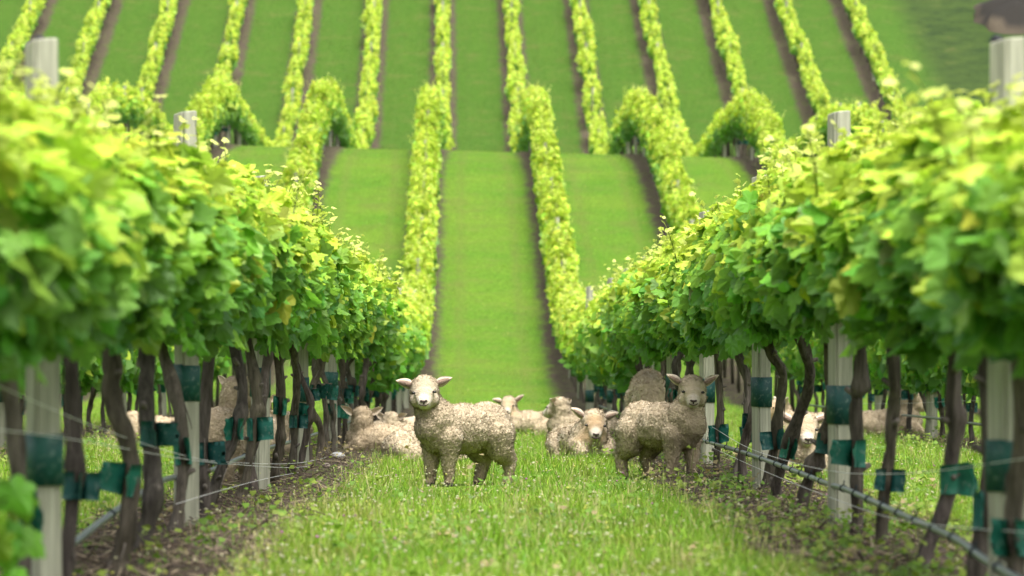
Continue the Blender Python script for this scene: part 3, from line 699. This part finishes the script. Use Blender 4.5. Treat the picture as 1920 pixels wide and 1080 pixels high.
# ------------------------------------------------------------------ sheep
M_lock = leaf_material('wool_lock', .25, .95, .05, (1, 1, 1))
HS = 1.09                                             # lambs carry big heads
STAND = []                                            # where the standing ones have cropped and trodden the grass
def ico(center, radii, rot=None, sub=2):
    bm = bmesh.new(); bmesh.ops.create_icosphere(bm, subdivisions=sub, radius=1)
    m = Matrix.Translation(center) @ (rot.to_matrix().to_4x4() if rot else Matrix()) @ Matrix.Diagonal((*radii, 1))
    bmesh.ops.transform(bm, matrix=m, verts=bm.verts)
    return bm
def limb(parts, pts):
    """overlapping balls along a tapering limb: pts (x,y,z,r)"""
    for (a, b) in zip(pts, pts[1:]):
        a = np.array(a); b = np.array(b); n = max(2, int(np.linalg.norm(b[:3] - a[:3]) / (.35 * min(a[3], b[3]))) + 1)
        for t in np.linspace(0, 1, n):
            c = a + (b - a) * t; parts.append((tuple(c[:3]), (c[3],) * 3, None))
def build_ear(side, length, droop, Mh, seed):
    """one cupped ear with a furry rim"""
    u = np.linspace(0, 1, 9); v = np.linspace(-1, 1, 9)
    U, V = np.meshgrid(u, v, indexing='ij')
    wd = .030 * np.sin(np.pi * (U * .88 + .12) ** .80) ** .8 * (1 - .25 * U) + .0015
    x = .012 + .5 * wd - 1.1 * wd * V ** 2 * .9                                 # hollow opens to the front
    yy = U * length; zz = V * wd + U * (.042 - droop) + .012 * U ** 2
    x = x - .01 * U
    P = np.stack([x - .022, side * (.070 + yy), .048 + zz], -1).reshape(-1, 3)
    idx = np.arange(81).reshape(9, 9); F = np.stack([idx[:-1, :-1], idx[:-1, 1:], idx[1:, 1:], idx[1:, :-1]], -1).reshape(-1, 4)
    back = P + np.array([-.011, 0, 0]); rim = (np.abs(V) > .6) | (U > .85)
    inner = np.where(rim.reshape(-1, 1), np.array([[.50, .42, .32]]), np.array([[.20, .14, .105]])); outer = np.tile(np.array([[.48, .40, .30]]), (81, 1))
    if side > 0: F = F[:, ::-1]
    b = np.concatenate([idx[0], idx[1:, -1], idx[-1, -2::-1], idx[-2:0:-1, 0]]); b2 = np.roll(b, -1)
    co = np.vstack([P, back]); co = (np.array(Mh)[:3, :3] @ co.T).T + np.array(Mh)[:3, 3]
    return co, [F[:, ::-1], F + 81, np.stack([b, b2, b2 + 81, b + 81], 1)], np.vstack([inner, outer])

def sheep(px, d, yaw, label, pose='stand', scale=1.0, head=(.30, 0, .57), hyaw=0, hpitch=0, hroll=0, tan=0.0, face_tan=0.0, group=None, ears=True, seed=1, legs=None, squash=(1, 1, 1), tongue=False):
    """yaw: heading of the body in degrees (0 = to the right, -90 = to the camera); hyaw: heading of the face"""
    rg = np.random.default_rng(seed)
    X0 = (px - VX) / FPX * d; root_loc = (X0, d, float(gz(X0, d)) - (.0 if pose == 'stand' else .01))
    parts = []
    if pose == 'stand': STAND.append((X0, d))
    lg = legs or {}
    if pose == 'stand':
        parts += [((-.18, 0, .365), (.165, .150, .155), None), ((0, 0, .352), (.25, .162, .160), None), ((.15, 0, .350), (.15, .146, .165), None), ((-.02, 0, .315), (.20, .138, .120), None), ((.215, 0, .33), (.09, .115, .13), None), ((-.30, 0, .33), (.05, .07, .09), None)]
        for s in (-1, 1):
            fx = lg.get(('f', s), 0.0); bx = lg.get(('b', s), 0.0)
            limb(parts, [(.17, s * .085, .30, .085), (.175 + fx * .4, s * .078, .20, .056), (.18 + fx * .8, s * .073, .12, .040), (.175 + fx, s * .072, .045, .031), (.185 + fx, s * .072, .012, .030)])
            limb(parts, [(-.20, s * .075, .32, .118), (-.20 + bx * .3, s * .085, .23, .085), (-.265 + bx * .7, s * .082, .155, .046), (-.25 + bx, s * .078, .06, .036), (-.235 + bx, s * .078, .012, .032)])
        nb = (.20, 0, .40, .135); chest = (.245, 0, .36, .11)
    elif pose == 'graze':
        parts += [((-.18, 0, .36), (.165, .155, .16), None), ((0, 0, .36), (.25, .170, .172), None), ((.15, 0, .345), (.15, .150, .165), None)]
        for s in (-1, 1):
            limb(parts, [(.17, s * .085, .30, .08), (.18, s * .075, .12, .046), (.18, s * .072, .012, .034)])
            limb(parts, [(-.20, s * .075, .32, .115), (-.255, s * .082, .155, .050), (-.23, s * .078, .012, .036)])
        nb = (.22, 0, .36, .13); chest = (.27, 0, .32, .11)
    else:
        parts += [((-.17, 0, .115), (.17, .168, .145), None), ((0, 0, .12), (.26, .180, .150), None), ((.17, 0, .13), (.15, .155, .155), None), ((-.27, 0, .10), (.07, .09, .10), None)]
        for s in (-1, 1):
            limb(parts, [(-.17, s * .12, .10, .095), (-.05, s * .155, .07, .062), (-.15, s * .175, .035, .042), (-.02, s * .175, .025, .034)])
            limb(parts, [(.20, s * .10, .10, .078), (.29, s * .095, .05, .048), (.22, s * .125, .025, .036)])
        nb = (.19, 0, .18, .125); chest = (.24, 0, .15, .10)
    hx, hy, hz = head
    # head frame: x forward out of the nose
    Mh = Matrix.Translation(head) @ Euler((R(hroll), R(hpitch), R(hyaw - yaw)), 'XYZ').to_matrix().to_4x4() @ Matrix.Scale(HS, 4)
    def H(c): return tuple(Mh @ Vector(c))
    back = H((-.045, 0, -.02))
    mid = tuple((np.array(nb[:3]) * .45 + np.array(back) * .55) + np.array([.005, 0, -.01]))
    limb(parts, [chest, (*nb[:3], nb[3]), (*mid, .098), (*back, .084)])
    rq = Mh.to_euler()
    for c, r in (((-.01, 0, .010), (.088, .084, .085)), ((-.03, 0, .035), (.066, .078, .062)), ((.045, 0, -.012), (.062, .062, .060)), ((.022, .042, -.038), (.052, .042, .045)), ((.022, -.042, -.038), (.052, .042, .045)),
                 ((.085, 0, -.036), (.048, .045, .040)), ((.112, 0, -.048), (.032, .036, .031)), ((.085, 0, -.066), (.042, .034, .024)), ((.04, 0, -.06), (.05, .045, .035))):
        parts.append((H(c), tuple(v_ * HS for v_ in r), rq))
    a = Acc()
    for c, r, q in parts:
        b = ico(c, r, q); b.verts.ensure_lookup_table(); a.add(np.array([v.co[:] for v in b.verts]), [np.array([[v.index for v in f.verts] for f in b.faces])]); b.free()
    tmp = link('tmp', a.mesh('tmp', None))
    md = tmp.modifiers.new('r', 'REMESH'); md.mode = 'VOXEL'; md.voxel_size = .0062 if d < 30 else .009
    sm = tmp.modifiers.new('s', 'SMOOTH'); sm.factor = .5; sm.iterations = 12 if d < 30 else 8
    dg = bpy.context.evaluated_depsgraph_get(); ev = tmp.evaluated_get(dg); me = bpy.data.meshes.new_from_object(ev)
    bpy.data.objects.remove(tmp)
    n = len(me.vertices); co = np.empty(n * 3, np.float32); me.vertices.foreach_get('co', co); co = co.reshape(n, 3).astype(float)
    nr = np.empty(n * 3, np.float32); me.vertices.foreach_get('normal', nr); nr = nr.reshape(n, 3).astype(float)
    Mi = np.array(Mh.inverted()); hp = co @ Mi[:3, :3].T + Mi[:3, 3]
    face = sstep(.018, .062, hp[:, 0]) * (np.linalg.norm(hp, axis=1) < .19) * sstep(-.11, -.08, hp[:, 2])
    leg = (1 - sstep(.06, .20, co[:, 2])) if pose != 'lie' else np.zeros(n)
    # fleece: lumps, then ripples that run round the neck and body, then curls
    s0 = seed * 7.3
    def ridge(q): return np.abs(noise3(q)) * 2
    warp = np.stack([noise3(co * 11 + s0), noise3(co * 11 + s0 + 31), noise3(co * 11 + s0 + 67)], 1)
    ax = np.array([.78, 0, .62]); al = co @ ax
    st = co * 44 + warp * 1.1 + np.outer(al * 55, ax)                             # locks lie across the neck and barrel
    curl = 1.1 * ridge(st + s0) + .7 * ridge(co * 100 + warp * 1.6 + s0) - .75
    amp = (1 - .95 * face) * (1 - .2 * leg)
    co2 = co + nr * (amp * (.004 * noise3(co * 9 + s0) + .0076 * curl + .001) + face * .0012 * noise3(co * 120))[:, None]
    wool = np.array([.43, .355, .245]) * (1 - tan) + np.array([.39, .275, .16]) * tan
    col = np.tile(wool, (n, 1)) * (1 + .10 * noise3(co * 7 + s0))[:, None]
    col *= (1 + .22 * np.clip(curl, -.7, .7) * amp)[:, None]                     # crease shade painted in: ridges lighter, creases darker
    fc = np.array([.39, .32, .225]) * (1 - face_tan) + np.array([.36, .235, .12]) * face_tan
    col = col + (fc - col) * face[:, None]
    muz = sstep(.088, .118, hp[:, 0]) * face; col = col + (np.array([.47, .41, .335]) - col) * muz[:, None]
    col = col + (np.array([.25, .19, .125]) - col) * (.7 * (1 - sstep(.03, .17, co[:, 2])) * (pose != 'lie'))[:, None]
    hoof = (co[:, 2] < .022) & (pose != 'lie'); col[hoof] = (.05, .04, .03)
    F = np.empty(len(me.loops), np.int32); me.loops.foreach_get('vertex_index', F)
    fs = np.empty(len(me.polygons), np.int32); me.polygons.foreach_get('loop_total', fs)
    st = np.cumsum(fs) - fs; A = Acc(); fl = []
    for kk in (3, 4):
        s_ = st[fs == kk]
        if len(s_): fl.append(F[s_[:, None] + np.arange(kk)])
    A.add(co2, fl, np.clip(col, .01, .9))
    for s in (-1, 1):
        if ears: A.add(*build_ear(s, .088 + rg.normal(0, .004), rg.uniform(.0, .03), Mh, seed))
    body = A.mesh('sheep', M_wool, True); bpy.data.meshes.remove(me)
    o = link('sheep', body, None, root_loc, R(yaw)); o.scale = (scale * squash[0], scale * squash[1], scale * squash[2])
    tag(o, label, 'sheep', group)
    # the fleece itself: short curled locks standing off the skin in clumps
    nl = 34000 if d < 30 else 9000
    wgt = amp * 1.0; wgt[(face > .75) | hoof] = 0
    vi = rg.choice(n, nl, p=wgt / wgt.sum()); P = co2[vi] + rg.normal(0, .002, (nl, 3)); Nn = nr[vi]
    q = np.stack([noise3(P * 34 + s0 + o_) for o_ in (0, 17, 43)], 1) * 1.3
    D = unit(Nn * .75 + q + np.array([0, 0, -.30]) + rg.normal(0, .16, (nl, 3))); D = unit(D + Nn * np.clip(.25 - (D * Nn).sum(1), 0, 1)[:, None])
    S = unit(np.cross(D, Nn + rg.normal(0, .3, (nl, 3)))); ln = (rg.uniform(.005, .011, nl) * (1 if d < 30 else 1.35) * (1 - .6 * face[vi]))[:, None]; wl = (rg.uniform(.0011, .0022, nl) * (1 if d < 30 else 1.9))[:, None]
    D2 = unit(D - Nn * .8)
    V5 = np.stack([P - Nn * .002 - S * wl, P - Nn * .002 + S * wl, P + D * ln * .6 - S * wl * .9, P + D * ln * .6 + S * wl * .9, P + D * ln * .6 + D2 * ln * .45], 1).reshape(-1, 3)
    b5 = np.arange(nl)[:, None] * 5
    lc = col[vi] * rg.uniform(.95, 1.09, (nl, 1))
    fm = np_mesh('fleece', V5, [b5 + np.array([[0, 1, 3, 2]]), b5 + np.array([[2, 3, 4]])], M_lock, np.repeat(np.clip(lc, .01, .8), 5, 0), True)
    fm.normals_split_custom_set_from_vertices(np.repeat(unit(Nn + .35 * D), 5, 0).tolist())
    link('fleece', fm, o)
    # which face points lie where: eyes, nose and mouth sit on the modelled surface
    def on_face(y, z):
        m = (np.abs(hp[:, 1] - y) < .012) & (np.abs(hp[:, 2] - z) < .012) & (hp[:, 0] > 0) & (np.linalg.norm(hp, axis=1) < .2)
        return (co2 @ Mi[:3, :3].T + Mi[:3, 3])[m, 0].max() if m.any() else .08
    def put(name, co, faces, colr, m=M_plain):
        q = np.asarray(co, float) @ np.array(Mh)[:3, :3].T + np.array(Mh)[:3, 3]; b = Acc(); b.add(q, faces, colr); return link(name, b.mesh(name, m, True), o)
    for s in (-1, 1):
        ex = on_face(s * .058, .006)
        b = ico((ex - .004, s * .059, .006), (.009, .0115, .0085)); b.verts.ensure_lookup_table()
        put('eye', [v.co[:] for v in b.verts], [np.array([[v.index for v in f.verts] for f in b.faces])], (.012, .009, .007), M_gloss); b.free()
    # nose: two nostrils and the philtrum as one dark wedge
    nx = on_face(0, -.040); g = Acc()
    for c, r in (((nx, 0, -.040), (.006, .019, .007)), ((nx - .003, .013, -.037), (.006, .009, .006)), ((nx - .003, -.013, -.037), (.006, .009, .006)), ((nx + .001, 0, -.049), (.005, .005, .009))):
        b = ico(c, r); b.verts.ensure_lookup_table(); g.add([v.co[:] for v in b.verts], [np.array([[v.index for v in f.verts] for f in b.faces])]); b.free()
    put('nose', np.concatenate(g.co), g.f, (.045, .032, .026))
    mz = -.064; yv = np.linspace(-.026, .026, 9); mp = np.stack([[on_face(y, mz + .010 * (abs(y) / .026) ** 2) + .0005 for y in yv], yv, mz + .010 * (np.abs(yv) / .026) ** 2], 1)
    g = Acc(); tube(g, mp, .0030 if not tongue else np.interp(np.abs(yv), [0, .02, .026], [.008, .006, .003]), 6); put('mouth', np.concatenate(g.co), g.f, (.05, .034, .028))
    return o
SG = 'woolly lambs lying in the grass'
sheep(869, 26.95, 180 + 38, 'cream woolly lamb standing side-on with raised head staring at the camera', 'stand', 1.0, (.315, .02, .575), -92, 4, 3, seed=1, legs={('f', 1): -.01, ('f', -1): .02, ('b', -1): .06, ('b', 1): -.045})
sheep(1242, 28.2, -45, 'grey-beige lamb standing by the right vines, head turned to the camera', 'stand', .98, (.275, -.01, .58), -89, 8, -2, seed=2, legs={('f', -1): -.03, ('f', 1): .03, ('b', 1): .06, ('b', -1): -.04})
sheep(1216, 38.6, -88, 'large ewe behind the right lamb with only its rounded back showing', 'graze', 1.32, (.42, 0, .18), -88, 62, 0, seed=3, tan=.12, squash=(1, .80, 1.04), ears=True)
sheep(724, 36.0, 172, 'lamb lying by the left vines with the back of its head to us', 'lie', 1.0, (.20, 0, .31), 95, -4, 0, seed=4, tan=.25, group=SG)
sheep(746, 39.5, 14, 'lamb mostly hidden behind the one whose head is turned away', 'lie', 1.0, (-.05, .0, .235), 60, 0, 0, seed=5, group=SG)
sheep(795, 33.4, 4, 'lamb lying behind the standing lamb with only its rump showing', 'lie', .96, (.25, .05, .27), 20, 20, 0, seed=6, group=SG)
sheep(990, 46.5, 203, 'lamb lying in the middle of the aisle with tan face towards us', 'lie', 1.0, (.225, 0, .315), -100, 6, 4, seed=7, tan=.1, face_tan=.55, group=SG)
sheep(1096, 43.0, 186, 'lamb lying behind with its head turned away to the hill', 'lie', 1.10, (.24, 0, .30), 145, -2, 0, seed=8, group=SG)
sheep(1092, 34.8, -74, 'lamb lying face on with tan face and open mouth', 'lie', 1.14, (.25, .01, .245), -86, 10, -3, seed=9, tan=.08, face_tan=.75, group=SG, tongue=True)
sheep(424, 25.9, 78, 'sheep standing behind the left vines with its neck to us', 'stand', .97, (.20, -.03, .60), 40, -4, 0, seed=10, tan=.1)
sheep(482, 34.5, 10, 'lamb lying behind the left trunks, nearer of two between third post and ewe', 'lie', 1.05, (.24, 0, .26), 70, 0, 0, seed=11, group=SG)
sheep(512, 42.5, 175, 'lamb lying farther back behind the trunks at the third left post', 'lie', 1.15, (.10, 0, .32), 90, 0, 0, seed=12, tan=.25, group=SG)
sheep(296, 40.0, 170, 'lamb lying in the next aisle behind the second left post', 'lie', 1.1, (.22, 0, .20), 120, 10, 0, seed=13, tan=.2, group=SG)
sheep(1509, 28.6, -95, 'lamb lying behind the right trunks facing the camera between green sleeves', 'lie', 1.05, (.24, 0, .315), -84, 8, 0, seed=14, face_tan=.35, group=SG)
sheep(1506, 44.5, 178, 'tan headed lamb lying in the next aisle beyond the facing lamb', 'lie', 1.05, (.24, 0, .30), 200, 0, 0, seed=15, tan=.15, face_tan=.6, group=SG)
sheep(1664, 45.5, 8, 'lamb lying in the next right aisle with pink ear, looking to the right', 'lie', 1.1, (.25, 0, .34), 15, 5, 0, seed=16, tan=.12, face_tan=.3, group=SG)

# ------------------------------------------------------------------ stones, earth bank
def stone(px, py, d, r, seed, col, label):
    b = ico((0, 0, 0), (r, r * .8, r * .6), None, 3); b.verts.ensure_lookup_table(); co = np.array([v.co[:] for v in b.verts]); f = np.array([[v.index for v in q.verts] for q in b.faces]); b.free()
    co = co * (1 + .35 * noise3(co / r * 1.3 + seed))[:, None]; a = Acc(); a.add(co, [f], col)
    x = (px - VX) / FPX * d; tag(link('stone', a.mesh('stone', M_litter, True), None, (x, d, float(gz(x, d)) + r * .35 + .03)), label, 'stone')
stone(632, 868, 32.8, .055, 1, (.36, .36, .35), 'pale grey stone on the soil left of the lying lamb')
stone(612, 888, 30.0, .03, 2, (.20, .17, .14), 'small brown stone on bare soil beside the fourth left post')

# a dark earth bank high on the far slope
a = Acc(); th = np.linspace(0, 2 * math.pi, 40, endpoint=False); rr = np.linspace(0, 1, 9)
V = [(0, 0, .9)]; cl = [(.016, .014, .011)]
for r in rr[1:]:
    for t in th:
        q = 2.2 * noise3(np.array([[math.cos(t) * 2.5, math.sin(t) * 2.5, r * 2]]))[0]
        V.append((math.cos(t) * r * 2.4 * (1 + .2 * q), math.sin(t) * r * 3.2 * (1 + .2 * q), .9 * (1 - r ** 2.2) + .12 * q * (1 - r) - .15 * r))
        cl.append(tuple(np.array([.045, .036, .024]) * (1 + .5 * q)) if r + .2 * q > .8 else (.016, .014, .011))
V = np.array(V); f3 = np.array([[0, 1 + i, 1 + (i + 1) % 40] for i in range(40)])
f4 = np.array([[1 + j * 40 + i, 1 + (j + 1) * 40 + i, 1 + (j + 1) * 40 + (i + 1) % 40, 1 + j * 40 + (i + 1) % 40] for j in range(7) for i in range(40)])
bx, by = 22.0, 182.0; V[:, 2] += gz(V[:, 0] + bx, V[:, 1] + by)
a.add(V + np.array([bx, by, 0]), [f3, f4], np.array(cl)); tag(link('earth_bank', a.mesh('earth_bank', M_litter, True)), kind='structure')

# ------------------------------------------------------------------ ground cover
def scatter(n, d0, d1, margin=1.06, power=1.0):
    """points in the strip of land in front of the lens, a bit beyond its sides"""
    u = rng.random(n); d = d0 * (d1 / d0) ** u if power == 1.0 else (d0 ** (1 - power) + u * (d1 ** (1 - power) - d0 ** (1 - power))) ** (1 / (1 - power))
    xl = (0 - VX) / FPX; xr = (1920 - VX) / FPX
    x = (xl + (xr - xl) * rng.random(n)) * margin * d + rng.normal(0, .35, n)
    return x, d
GREEN_A = np.array([.12, .28, .020]); GREEN_B = np.array([.30, .43, .05]); STRAW = np.array([.42, .36, .16])
def grass():
    x1, d1 = scatter(210000, 12.5, 62)
    x2, d2 = scatter(60000, 60, 118); x3, d3 = scatter(60000, 156, 192)
    x = np.concatenate([x1, x2, x3]); d = np.concatenate([d1, d2, d3])
    so = soil_amount(x, d)
    pn = noise3(np.stack([x * .9, d * .5, 0 * x + 2], 1))
    keep = rng.random(len(x)) > so * np.where(np.abs(pn) < .10, .78, .965)
    x, d, so, pn = x[keep], d[keep], so[keep], pn[keep]; n = len(x)
    tall = np.clip(.8 + 1.5 * noise3(np.stack([x * 1.6, d * .8, 0 * x], 1)) + .35 * (np.abs(x) > 1.6) * (np.abs(x) < 8), .35, 1.8)
    h = rng.uniform(.04, .10, n) * tall * np.where(d > 55, .55, 1) * (1 - .3 * so)
    for sx_, sy_ in STAND: h *= 1 - .50 * np.exp(-(((x - sx_) / .5) ** 2 + ((d - sy_ + .4) / 1.5) ** 2))
    wdt = rng.uniform(.0018, .0034, n) * np.where(d > 55, 1.6, 1) * np.where(d > 150, 1.8, 1)
    az = rng.uniform(0, 6.28, n); lean = rng.uniform(.1, .9, n) * h
    lx, ly = np.cos(az) * lean, np.sin(az) * lean
    fa = rng.uniform(0, 6.28, n); sx, sy = np.cos(fa) * wdt, np.sin(fa) * wdt
    z0 = gz(x, d) - .005 + so * .02
    V = np.empty((n, 5, 3))
    V[:, 0] = np.stack([x - sx, d - sy, z0], 1); V[:, 1] = np.stack([x + sx, d + sy, z0], 1)
    mx, my, mz = x + lx * .35, d + ly * .35, z0 + h * .62
    V[:, 2] = np.stack([mx - sx * .8, my - sy * .8, mz], 1); V[:, 3] = np.stack([mx + sx * .8, my + sy * .8, mz], 1)
    V[:, 4] = np.stack([x + lx, d + ly, z0 + h], 1)
    b = np.arange(n)[:, None] * 5
    c = GREEN_A + (GREEN_B - GREEN_A) * np.clip(.45 + .9 * pn + rng.normal(0, .25, n), 0, 1)[:, None]
    ol = np.clip(noise3(np.stack([x * 2.3, d * 1.1, 0 * x + 7], 1)) * 2.6, 0, 1)[:, None] * .6; c = c + (np.array([.25, .24, .06]) - c) * ol
    dry = rng.random(n) < .07 + .40 * so; c[dry] = STRAW * rng.uniform(.7, 1.2, (dry.sum(), 1))
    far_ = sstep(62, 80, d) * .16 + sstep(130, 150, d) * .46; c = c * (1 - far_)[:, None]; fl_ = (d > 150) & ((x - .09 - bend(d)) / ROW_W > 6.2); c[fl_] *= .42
    c = c * rng.uniform(.55, 1.35, (n, 1))
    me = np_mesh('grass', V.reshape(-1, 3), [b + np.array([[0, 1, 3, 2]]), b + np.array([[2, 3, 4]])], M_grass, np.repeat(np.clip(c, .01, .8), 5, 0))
    tag(link('grass', me), kind='stuff')
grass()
def blobs(n, P, r, col):
    """small octahedra, all in one mesh"""
    o = np.array([(1, 0, 0), (-1, 0, 0), (0, 1, 0), (0, -1, 0), (0, 0, .7), (0, 0, -.7)])
    f = np.array([[0, 2, 4], [2, 1, 4], [1, 3, 4], [3, 0, 4], [2, 0, 5], [1, 2, 5], [3, 1, 5], [0, 3, 5]])
    V = P[:, None] + o[None] * r[:, None, None] * rng.uniform(.7, 1.2, (n, 6, 1))
    return V.reshape(-1, 3), (f[None] + (np.arange(n) * 6)[:, None, None]).reshape(-1, 3), np.repeat(col, 6, 0)
def flowers():
    x, d = scatter(7000, 12.5, 50)
    k = (rng.random(len(x)) > soil_amount(x, d) * .6) & (noise3(np.stack([x * .8, d * .35, 0 * x + 11], 1)) > -.12 + .25 * rng.normal(0, 1, len(x)))
    x, d = x[k], d[k]; n = len(x)
    P = np.stack([x, d, gz(x, d) + rng.uniform(.05, .15, n)], 1)
    t = rng.random((n, 1)); c = np.where(t < .72, np.array([[.56, .54, .38]]), np.where(t < .92, np.array([[.50, .50, .12]]), np.where(t < .97, np.array([[.42, .30, .16]]), np.array([[.42, .16, .36]])))) * rng.uniform(.75, 1.2, (n, 1))
    co, f, cc = blobs(n, P, rng.uniform(.0035, .0095, n), c)
    tag(link('clover_flowers', np_mesh('clover_flowers', co, [f], M_grass, np.clip(cc, 0, .85))), kind='stuff')
flowers()
def seed_stems():
    """thin flowering grass stems with pale heads, standing over the sward"""
    x, d = scatter(6000, 12.5, 55); k = (rng.random(len(x)) < .25 + .75 * (noise3(np.stack([x * 1.1, d * .6, 0 * x + 30], 1)) > .02)) & (soil_amount(x, d) < .7)
    for sx_, sy_ in STAND: k &= ~((np.abs(x - sx_) < .45) & (d < sy_ + .2) & (d > sy_ - 1.2) & (rng.random(len(x)) < .6))
    x, d = x[k], d[k]; n = len(x); h = rng.uniform(.07, .17, n); ln = rng.normal(0, .22, (n, 2)) * h[:, None]; z0 = gz(x, d)
    B = np.stack([x, d, z0], 1); T = np.stack([x + ln[:, 0], d + ln[:, 1], z0 + h], 1); M_ = B * .45 + T * .55; M_[:, :2] -= ln * .12
    w_ = np.array([.0011, 0, 0]); hd = T + np.stack([ln[:, 0] * .15, ln[:, 1] * .15, rng.uniform(.012, .03, n)], 1); hw = rng.uniform(.0022, .0045, n)[:, None] * np.array([1.0, 0, 0]); hm = (T + hd) / 2
    V = np.stack([B - w_, B + w_, M_ - w_, M_ + w_, T - w_ * .7, T + w_ * .7, hm - hw, hm + hw, hd], 1).reshape(-1, 3); b9 = np.arange(n)[:, None] * 9
    c = np.array([.40, .37, .17]) * rng.uniform(.7, 1.3, (n, 1)); g_ = rng.random(n) < .45; c[g_] = np.array([.26, .36, .07]) * rng.uniform(.8, 1.2, (g_.sum(), 1))
    tag(link('grass_stems', np_mesh('grass_stems', V, [b9 + np.array([[0, 1, 3, 2]]), b9 + np.array([[2, 3, 5, 4]]), b9 + np.array([[4, 5, 7, 6]]), b9 + np.array([[6, 7, 8]])], M_grass, np.repeat(np.clip(c, 0, .8), 9, 0))), kind='stuff')
seed_stems()
def weeds():
    """low leafy plants, thick on the soil under the right vines and in the next aisle"""
    a = Acc(); x, d = scatter(6500, 13, 48)
    so = soil_amount(x, d); right = sstep(.6, 1.0, x)
    dens = so * (.07 + .24 * right) + .05 + .22 * (x > 1.8) + .10 * (x < -1.9)
    k = rng.random(len(x)) < dens * (noise3(np.stack([x * 1.5, d * .9, 0 * x + 21], 1)) > -.2); x, d = x[k], d[k]
    for i in range(len(x)):
        h = rng.uniform(.05, .17) * rng.choice([.7, 1, 1.5], p=[.4, .45, .15]); m = rng.integers(8, 18)
        base = np.array([x[i], d[i], float(gz(x[i], d[i])) + .015]); az = rng.uniform(0, 6.28, m); r = rng.uniform(.01, .09, m) * (h / .12)
        z = h * rng.uniform(.1, 1, m)
        P = base + np.stack([np.cos(az) * r, np.sin(az) * r, z], 1)
        c0 = np.array([.12, .22, .025]) if rng.random() < .6 else np.array([.20, .27, .04])
        if rng.random() < .12: c0 = np.array([.30, .24, .12])
        leaf_batch(a, P, np.stack([np.cos(az), np.sin(az), rng.uniform(-.2, .9, m)], 1), np.stack([rng.normal(0, .5, m), rng.normal(-.3, .5, m), np.ones(m)], 1), rng.uniform(.018, .042, m), c0 * rng.uniform(.7, 1.25, (m, 1)), 0)
        for q in rng.integers(0, m, 3):
            t_ = np.array([P[q] - base]); e = base + t_[0]; sd_ = np.array([.0018, 0, 0]); a.add([base - sd_, base + sd_, e + sd_ * .6, e - sd_ * .6], [np.array([[0, 1, 2, 3]])], c0 * .9)
    tag(link('weeds', a.mesh('weeds', M_grass)), kind='stuff')
weeds()
def litter():
    """bark, prunings and dry straw on the bare soil"""
    x, d = scatter(34000, 12.5, 60); so = soil_amount(x, d); k = rng.random(len(x)) < so; x, d = x[k], d[k]; n = len(x)
    ln = rng.uniform(.01, .045, n) * rng.choice([1, 1, 1, 3.0], n); wd = rng.uniform(.001, .0036, n); az = rng.uniform(0, 6.28, n); tl = rng.normal(0, .22, n)
    dr = np.stack([np.cos(az) * np.cos(tl), np.sin(az) * np.cos(tl), np.sin(tl)], 1); sd_ = np.stack([-np.sin(az), np.cos(az), 0 * az], 1); up = np.cross(dr, sd_)
    c = np.stack([x, d, gz(x, d) + .035 + rng.uniform(0, .03, n)], 1)
    V = np.empty((n, 8, 3)); j = 0
    for s in (-1, 1):
        for t in (-1, 1):
            for u in (-1, 1):
                V[:, j] = c + s * dr * ln[:, None] + t * sd_ * wd[:, None] + u * up * wd[:, None] * .6; j += 1
    f = np.array([[0, 1, 3, 2], [4, 6, 7, 5], [0, 4, 5, 1], [2, 3, 7, 6], [0, 2, 6, 4], [1, 5, 7, 3]])
    t = rng.random((n, 1)); col = np.where(t < .5, np.array([[.12, .09, .065]]), np.where(t < .82, np.array([[.055, .04, .03]]), np.array([[.30, .245, .16]]))) * rng.uniform(.7, 1.3, (n, 1))
    tag(link('bark_litter', np_mesh('bark_litter', V.reshape(-1, 3), [(f[None] + (np.arange(n) * 8)[:, None, None]).reshape(-1, 4)], M_litter, np.repeat(np.clip(col, 0, .8), 8, 0))), kind='stuff')
litter()
